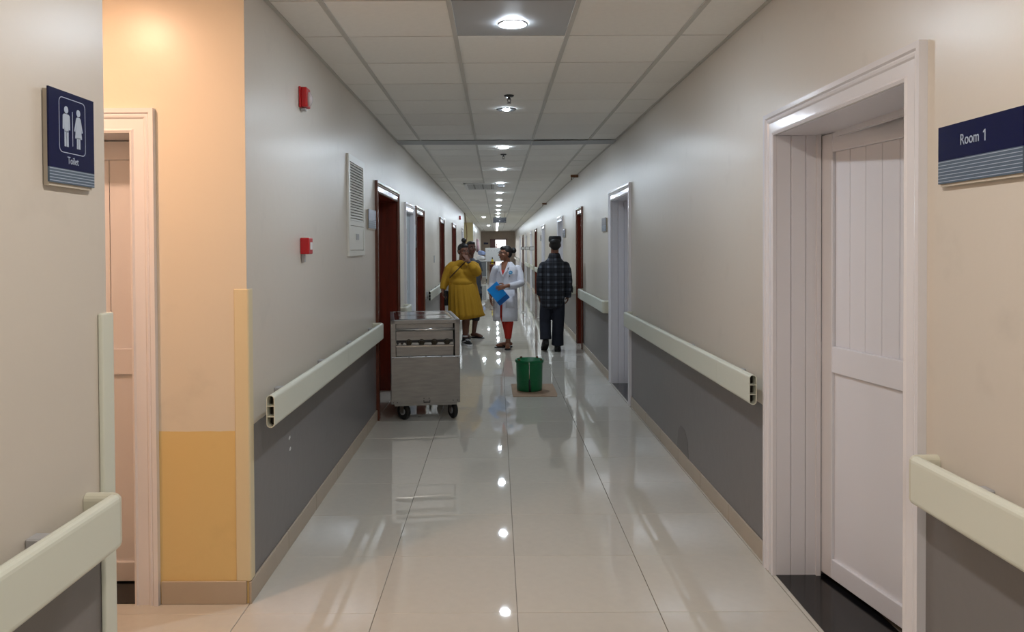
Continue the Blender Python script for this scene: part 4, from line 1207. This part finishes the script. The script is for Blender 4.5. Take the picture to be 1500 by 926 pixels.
def sneaker(an, d, parent, s=1.0, flat=0.0, up=M_DARK, sole=M_WHITEPL, stripe=True):
    a = V3(an); d = V3(d).normalized(); sd = V3((-d.y, d.x, 0)); h = V3((a.x, a.y, flat)) - d * .06 * s; u = V3((0, 0, 1))
    m_ = MB()
    m_.tube([h + d * .015 * s + u * .052 * s, h + d * .10 * s + u * .052 * s, h + d * .18 * s + u * .044 * s, h + d * .25 * s + u * .036 * s], [.040 * s, .044 * s, .044 * s, .034 * s], 14, True)
    m_.tube([h + d * .055 * s + u * .06 * s, h + d * .06 * s + u * .125 * s], [.043 * s, .044 * s], 14, False)
    sh = remesh(m_, 'shoe', up, parent, .007, 3)
    prof = [(-.026, .02), (-.01, .036), (.06, .042), (.13, .044), (.2, .048), (.26, .040), (.288, .018)]
    ol = [h + d * q * s + sd * w_ * s for q, w_ in prof] + [h + d * q * s - sd * w_ * s for q, w_ in reversed(prof)]
    MB().loft([ol, [p + u * .028 * s for p in ol]]).build('sole', sole, sh, bevel=.004)
    if stripe:
        for q in (-1, 1):
            MB().tube([h + d * .05 * s + sd * q * .043 * s + u * .045 * s, h + d * .12 * s + sd * q * .046 * s + u * .06 * s, h + d * .17 * s + sd * q * .043 * s + u * .075 * s], .009 * s, 8, True).build('side_patch', sole, sh, smooth=True)
        for k in range(3):
            c_ = h + d * (.14 + .025 * k) * s + u * (.096 - .007 * k) * s
            MB().tube([c_ - sd * .022 * s, c_ + sd * .022 * s], .004 * s, 6, True).build('lace', sole, sh, smooth=True)
    return sh
sneaker((.03, -.02, .10), (.45, -.9, 0), body); sneaker((-.12, .06, .10), (.1, -1, 0), body)
MB().lathe([(.044, 0), (.045, .012), (.044, .024)], n=16).xf(Matrix.Translation((.03, -.02, .128))).build('sock', M_WHITEPL, body, smooth=True)
ph = tag(MB().box(-.0045, .0045, -.034, .034, -.07, .07).build('phone', M_DARK, bevel=.003, loc=(X0 - .279, Y0 - .075, .80)), 'black phone held low in the yellow-dressed woman\'s hand', 'phone')
ph.rotation_euler = (-.22, -.12, .2)

# ---------- person standing behind
X0, Y0 = -.42, 13.2
bh = empty('person', (X0, Y0, 0), label='dark haired person in grey t-shirt half hidden behind the yellow dress', cat='person')
mb = MB()
T, R = head(mb, (-.015, -.02, 1.538), math.radians(28), 1.02)
mb.tube([(-.05, .02, 1.30), (-.03, .012, 1.40), (-.02, .0, 1.50)], [.062, .055, .054], 14, True)
mb.rings([(.80, -.02, .02, .15, .11), (1.0, -.03, .02, .145, .11), (1.2, -.04, .02, .155, .11), (1.30, -.05, .02, .14, .085), (1.36, -.05, .02, .075, .06)])
mb.tube([(-.20, .02, 1.28), (-.26, .04, 1.05), (-.24, -.02, .82)], [.050, .044, .03], 12, True)
mb.tube([(.095, .02, 1.28), (.125, .04, 1.04), (.085, -.03, .82)], [.050, .046, .032], 12, True)
hand(mb, (-.24, -.022, .82), (0, -.1, -1), (.9, 0, 0), (.1, -1, 0), .5)
hand(mb, (.083, -.034, .82), (-.15, -.15, -1), (-.9, 0, 0), (-.1, -1, 0), .5)
leg(mb, (.08, .02, .82), (.07, .0, .47), (.02, .02, .085)); leg(mb, (-.08, .02, .82), (-.09, .0, .47), (-.1, .04, .085))
foot(mb, (.02, .02, .085), (.75, -.65, 0), 1.0, .016); foot(mb, (-.1, .04, .085), (.2, -1, 0), 1.0, .016)
body = remesh(mb, 'body', M_SKIN3, bh, .0055)
face_parts(T, R, body, 1.02)
hm = MB()
for p, q in (((0, .022, .040), (.079, .091, .080)), ((0, .04, .005), (.074, .066, .062)), ((0, -.03, .082), (.058, .05, .028))):
    hm.ell(T(*p), q, R, 20, 12)
remesh(hm, 'hair', M_HAIR, body, .006)
M_GREYT = mat('slate_grey_jersey', (74, 80, 90), .85, bump=.2, bscale=14)
sm2 = MB()
sm2.ell((-.185, .02, 1.272), (.072, .075, .066)).ell((.085, .02, 1.272), (.072, .075, .066))
sm2.rings([(.76, -.01, .02, .18, .14), (.9, -.02, .02, .175, .135), (1.1, -.03, .02, .17, .13), (1.22, -.04, .02, .17, .125), (1.29, -.05, .02, .15, .1), (1.33, -.05, .02, .11, .085), (1.365, -.045, .02, .078, .07)])
sm2.tube([(-.19, .02, 1.28), (-.24, .03, 1.13)], [.068, .064], 14, False); sm2.tube([(.09, .02, 1.28), (.122, .03, 1.13)], [.068, .064], 14, False)
remesh(sm2, 'tshirt', M_GREYT, body, .008, 5)
tm = MB().rings([(.70, .0, .02, .16, .115), (.88, .0, .02, .165, .12)])
for hip, knee, an in (((.075, .02, .75), (.07, .0, .47), (.05, .01, .3)), ((-.075, .02, .75), (-.09, .0, .47), (-.095, .03, .3))):
    tm.tube([hip, knee, an], [.095, .08, .07], 14, False)
remesh(tm, 'shorts', mat('dark_trouser_cloth', (30, 30, 36), .85), body, .008, 4)
for dd, an in (((.75, -.65, 0), (.02, .02, .085)), ((.2, -1, 0), (-.1, .04, .085))):
    sandal(dd, an, body, M_DARK)

# ---------- man in plaid shirt, walking away
X0, Y0 = .84, 11.4
mn = empty('person', (X0, Y0, 0), label='man in dark plaid shirt and dark jeans walking away', cat='person')
mb = MB()
T, R = head(mb, (.022, .0, 1.585), PI, 1.02)
mb.tube([(.012, .0, 1.36), (.016, -.005, 1.45), (.02, .0, 1.54)], [.066, .058, .058], 14, True)
mb.rings([(.80, -.02, .0, .16, .11), (1.0, -.01, .0, .16, .11), (1.2, .005, .0, .18, .11), (1.28, .01, .0, .14, .085), (1.37, .012, .0, .07, .06)])
mb.tube([(-.155, .0, 1.26), (-.208, -.03, 1.07), (-.208, .03, .84)], [.054, .046, .031], 12, True)
mb.tube([(.175, .0, 1.26), (.226, -.02, 1.07), (.217, .03, .84)], [.054, .046, .031], 12, True)
hand(mb, (-.208, .032, .84), (.02, .08, -1), (.9, .1, 0), (.1, 1, 0), .55)
hand(mb, (.215, .032, .84), (-.05, .1, -1), (-.9, .1, 0), (-.1, 1, 0), .55)
leg(mb, (-.105, .0, .80), (-.12, .03, .46), (-.122, -.05, .145)); leg(mb, (.065, .0, .80), (.06, .0, .46), (.058, .05, .09))
foot(mb, (.058, .05, .09), (.08, 1, 0), .85, .03)
body = remesh(mb, 'body', M_SKIN1, mn, .0055)
face_parts(T, R, body, 1.02)
hm = MB()
for p, q in (((0, .016, .050), (.084, .096, .072)), ((0, .036, -.005), (.082, .078, .084)), ((0, .046, .035), (.083, .078, .07))):
    hm.ell(T(*p), q, R, 20, 12)
hair = remesh(hm, 'hair', M_HAIR, body, .006)
cp_ = MB().rings([(1.625, .022, .0, .093, .105), (1.66, .022, .0, .095, .106), (1.70, .022, .0, .090, .100), (1.708, .022, .0, .078, .088)], n=28, sq=.9)
cp_.build('cap', mat('black_cap_cloth', (15, 15, 18), .8), body, smooth=True, bevel=.004)

def plaid():
    ma = mat('dark_plaid_cloth', (16, 18, 28), .85)
    nt = ma.node_tree; b = nt.nodes['Principled BSDF']
    tc = nt.nodes.new('ShaderNodeTexCoord'); sx = nt.nodes.new('ShaderNodeSeparateXYZ'); nt.links.new(tc.outputs['Object'], sx.inputs[0])
    def band(sock, per, wid, off):
        a = nt.nodes.new('ShaderNodeMath'); a.operation = 'MULTIPLY_ADD'; nt.links.new(sock, a.inputs[0]); a.inputs[1].default_value = 2 * PI / per; a.inputs[2].default_value = off
        s_ = nt.nodes.new('ShaderNodeMath'); s_.operation = 'SINE'; nt.links.new(a.outputs[0], s_.inputs[0])
        r_ = nt.nodes.new('ShaderNodeMapRange'); nt.links.new(s_.outputs[0], r_.inputs['Value'])
        r_.inputs['From Min'].default_value = wid; r_.inputs['From Max'].default_value = min(1, wid + .14)
        return r_.outputs['Result']
    bx_, bz_ = band(sx.outputs['X'], .108, .5, .4), band(sx.outputs['Z'], .112, .5, .2)
    lx_, lz_ = band(sx.outputs['X'], .108, .93, 2.6), band(sx.outputs['Z'], .112, .93, 2.9)
    def op(o_, a, c_):
        k = nt.nodes.new('ShaderNodeMath'); k.operation = o_
        for i, q in enumerate((a, c_)):
            if isinstance(q, float): k.inputs[i].default_value = q
            else: nt.links.new(q, k.inputs[i])
        return k.outputs[0]
    s1 = op('MULTIPLY', op('ADD', bx_, bz_), .07)
    s2 = op('MULTIPLY', op('MULTIPLY', bx_, bz_), .24)
    s3 = op('MULTIPLY', op('MAXIMUM', lx_, lz_), .07)
    tot = op('ADD', op('ADD', s1, s2), s3)
    mx = nt.nodes.new('ShaderNodeMix'); mx.data_type = 'RGBA'; nt.links.new(tot, mx.inputs['Factor'])
    mx.inputs[6].default_value = lin(13, 15, 25); mx.inputs[7].default_value = lin(128, 136, 152)
    nt.links.new(mx.outputs[2], b.inputs['Base Color'])
    return ma
M_PLAID = plaid()
sm3 = MB()
sm3.ell((-.165, .0, 1.265), (.075, .078, .068)).ell((.19, .0, 1.265), (.075, .078, .068))
sm3.rings([(.66, -.028, .0, .182, .145), (.78, -.024, .0, .20, .15), (.95, -.012, .0, .195, .145), (1.12, .0, .0, .2, .145), (1.24, .008, .0, .205, .132), (1.31, .011, .0, .178, .115), (1.36, .012, .0, .128, .095), (1.40, .013, .0, .092, .08), (1.43, .014, .0, .072, .07)])
sm3.tube([(-.165, .0, 1.265), (-.203, -.01, 1.2), (-.228, -.03, 1.05), (-.230, -.01, .93), (-.225, .02, .835)], [.070, .066, .058, .053, .047], 14, False)
sm3.tube([(.185, .0, 1.265), (.222, -.01, 1.2), (.246, -.02, 1.05), (.245, 0, .93), (.234, .02, .80)], [.070, .066, .058, .053, .047], 14, False)
sm3.v = [(.012 + (p[0] - .012) * .915, p[1], p[2]) for p in sm3.v]
shirt = remesh(sm3, 'plaid_shirt', M_PLAID, body, .008, 10)
MB().loft([[V3((.014 + r_ * math.cos(a), .0 + r_ * .95 * math.sin(a), z)) for a in [PI / 2 + .4 + (2 * PI - .8) * k / 20 for k in range(21)]] for r_, z in ((.098, 1.385), (.084, 1.43), (.073, 1.456), (.079, 1.43), (.090, 1.385))], cap=False, closed=False).build('collar', M_PLAID, shirt, smooth=True)
MB().tube([(.268, -.02, .97), (.278, -.03, .93), (.273, -.03, .88)], .01, 8, True).build('bag_tab', M_DARK, shirt, smooth=True)
tm = MB().rings([(.64, -.02, .0, .155, .12), (.80, -.02, .0, .17, .13), (.9, -.015, .0, .165, .125)])
tm.tube([(-.10, .0, .74), (-.122, .02, .55), (-.125, .02, .42), (-.125, -.03, .28), (-.122, -.045, .185)], [.10, .090, .086, .083, .088], 14, False)
tm.tube([(.065, .0, .74), (.072, .005, .55), (.066, .01, .42), (.06, .025, .25), (.058, .035, .09)], [.102, .092, .089, .087, .092], 14, False)
M_JEAN = mat('dark_jeans', (26, 30, 44), .85, bump=.6, bscale=13, var=.18)
remesh(tm, 'jeans', M_JEAN, body, .008, 3)
sneaker((.058, .05, .09), (.08, 1, 0), body, 1.12, 0, M_DARK, M_RUBBER, False)
sh = sneaker((-.122, -.05, .10), (-.06, 1, 0), body, 1.12, 0, M_DARK, M_RUBBER, False)
# lifted heel: pitch that shoe about its toe
piv = V3((-.13, .17, .02)); Mr = Matrix.Translation(piv) @ Matrix.Rotation(-.42, 4, 'X') @ Matrix.Translation(-piv)
sh.data.transform(Mr)
for c_ in sh.children: c_.data.transform(Mr)

# ------------------------------------------------------------------ wear on the dado paint
wr = [o for o in bpy.data.objects if o.name.startswith('wall_right')][0]
wl = [o for o in bpy.data.objects if o.get('label', '').startswith('long pale cream left')][0]
arch = [(-.17, .09), (-.15, .2), (-.06, .27), (.05, .275), (.13, .22), (.16, .1)]
MB().loft([[V3((XR - .0002, 5.4 + y, z)) for y, z in arch], [V3((XR - .0012, 5.4 + y, z)) for y, z in arch]]).build('paint_patch', mat('dark_grey_paint', (92, 88, 87), .3), wr)
for y, z in ((3.99, .56), (4.0, .50)):
    q = [(-.018, -.005), (-.004, -.012), (.016, -.004), (.01, .008), (-.01, .006)]
    MB().loft([[V3((XL + .0002, y + a, z + b)) for a, b in q], [V3((XL + .001, y + a, z + b)) for a, b in q]]).build('paint_chip', M_WHITEPL, wl)
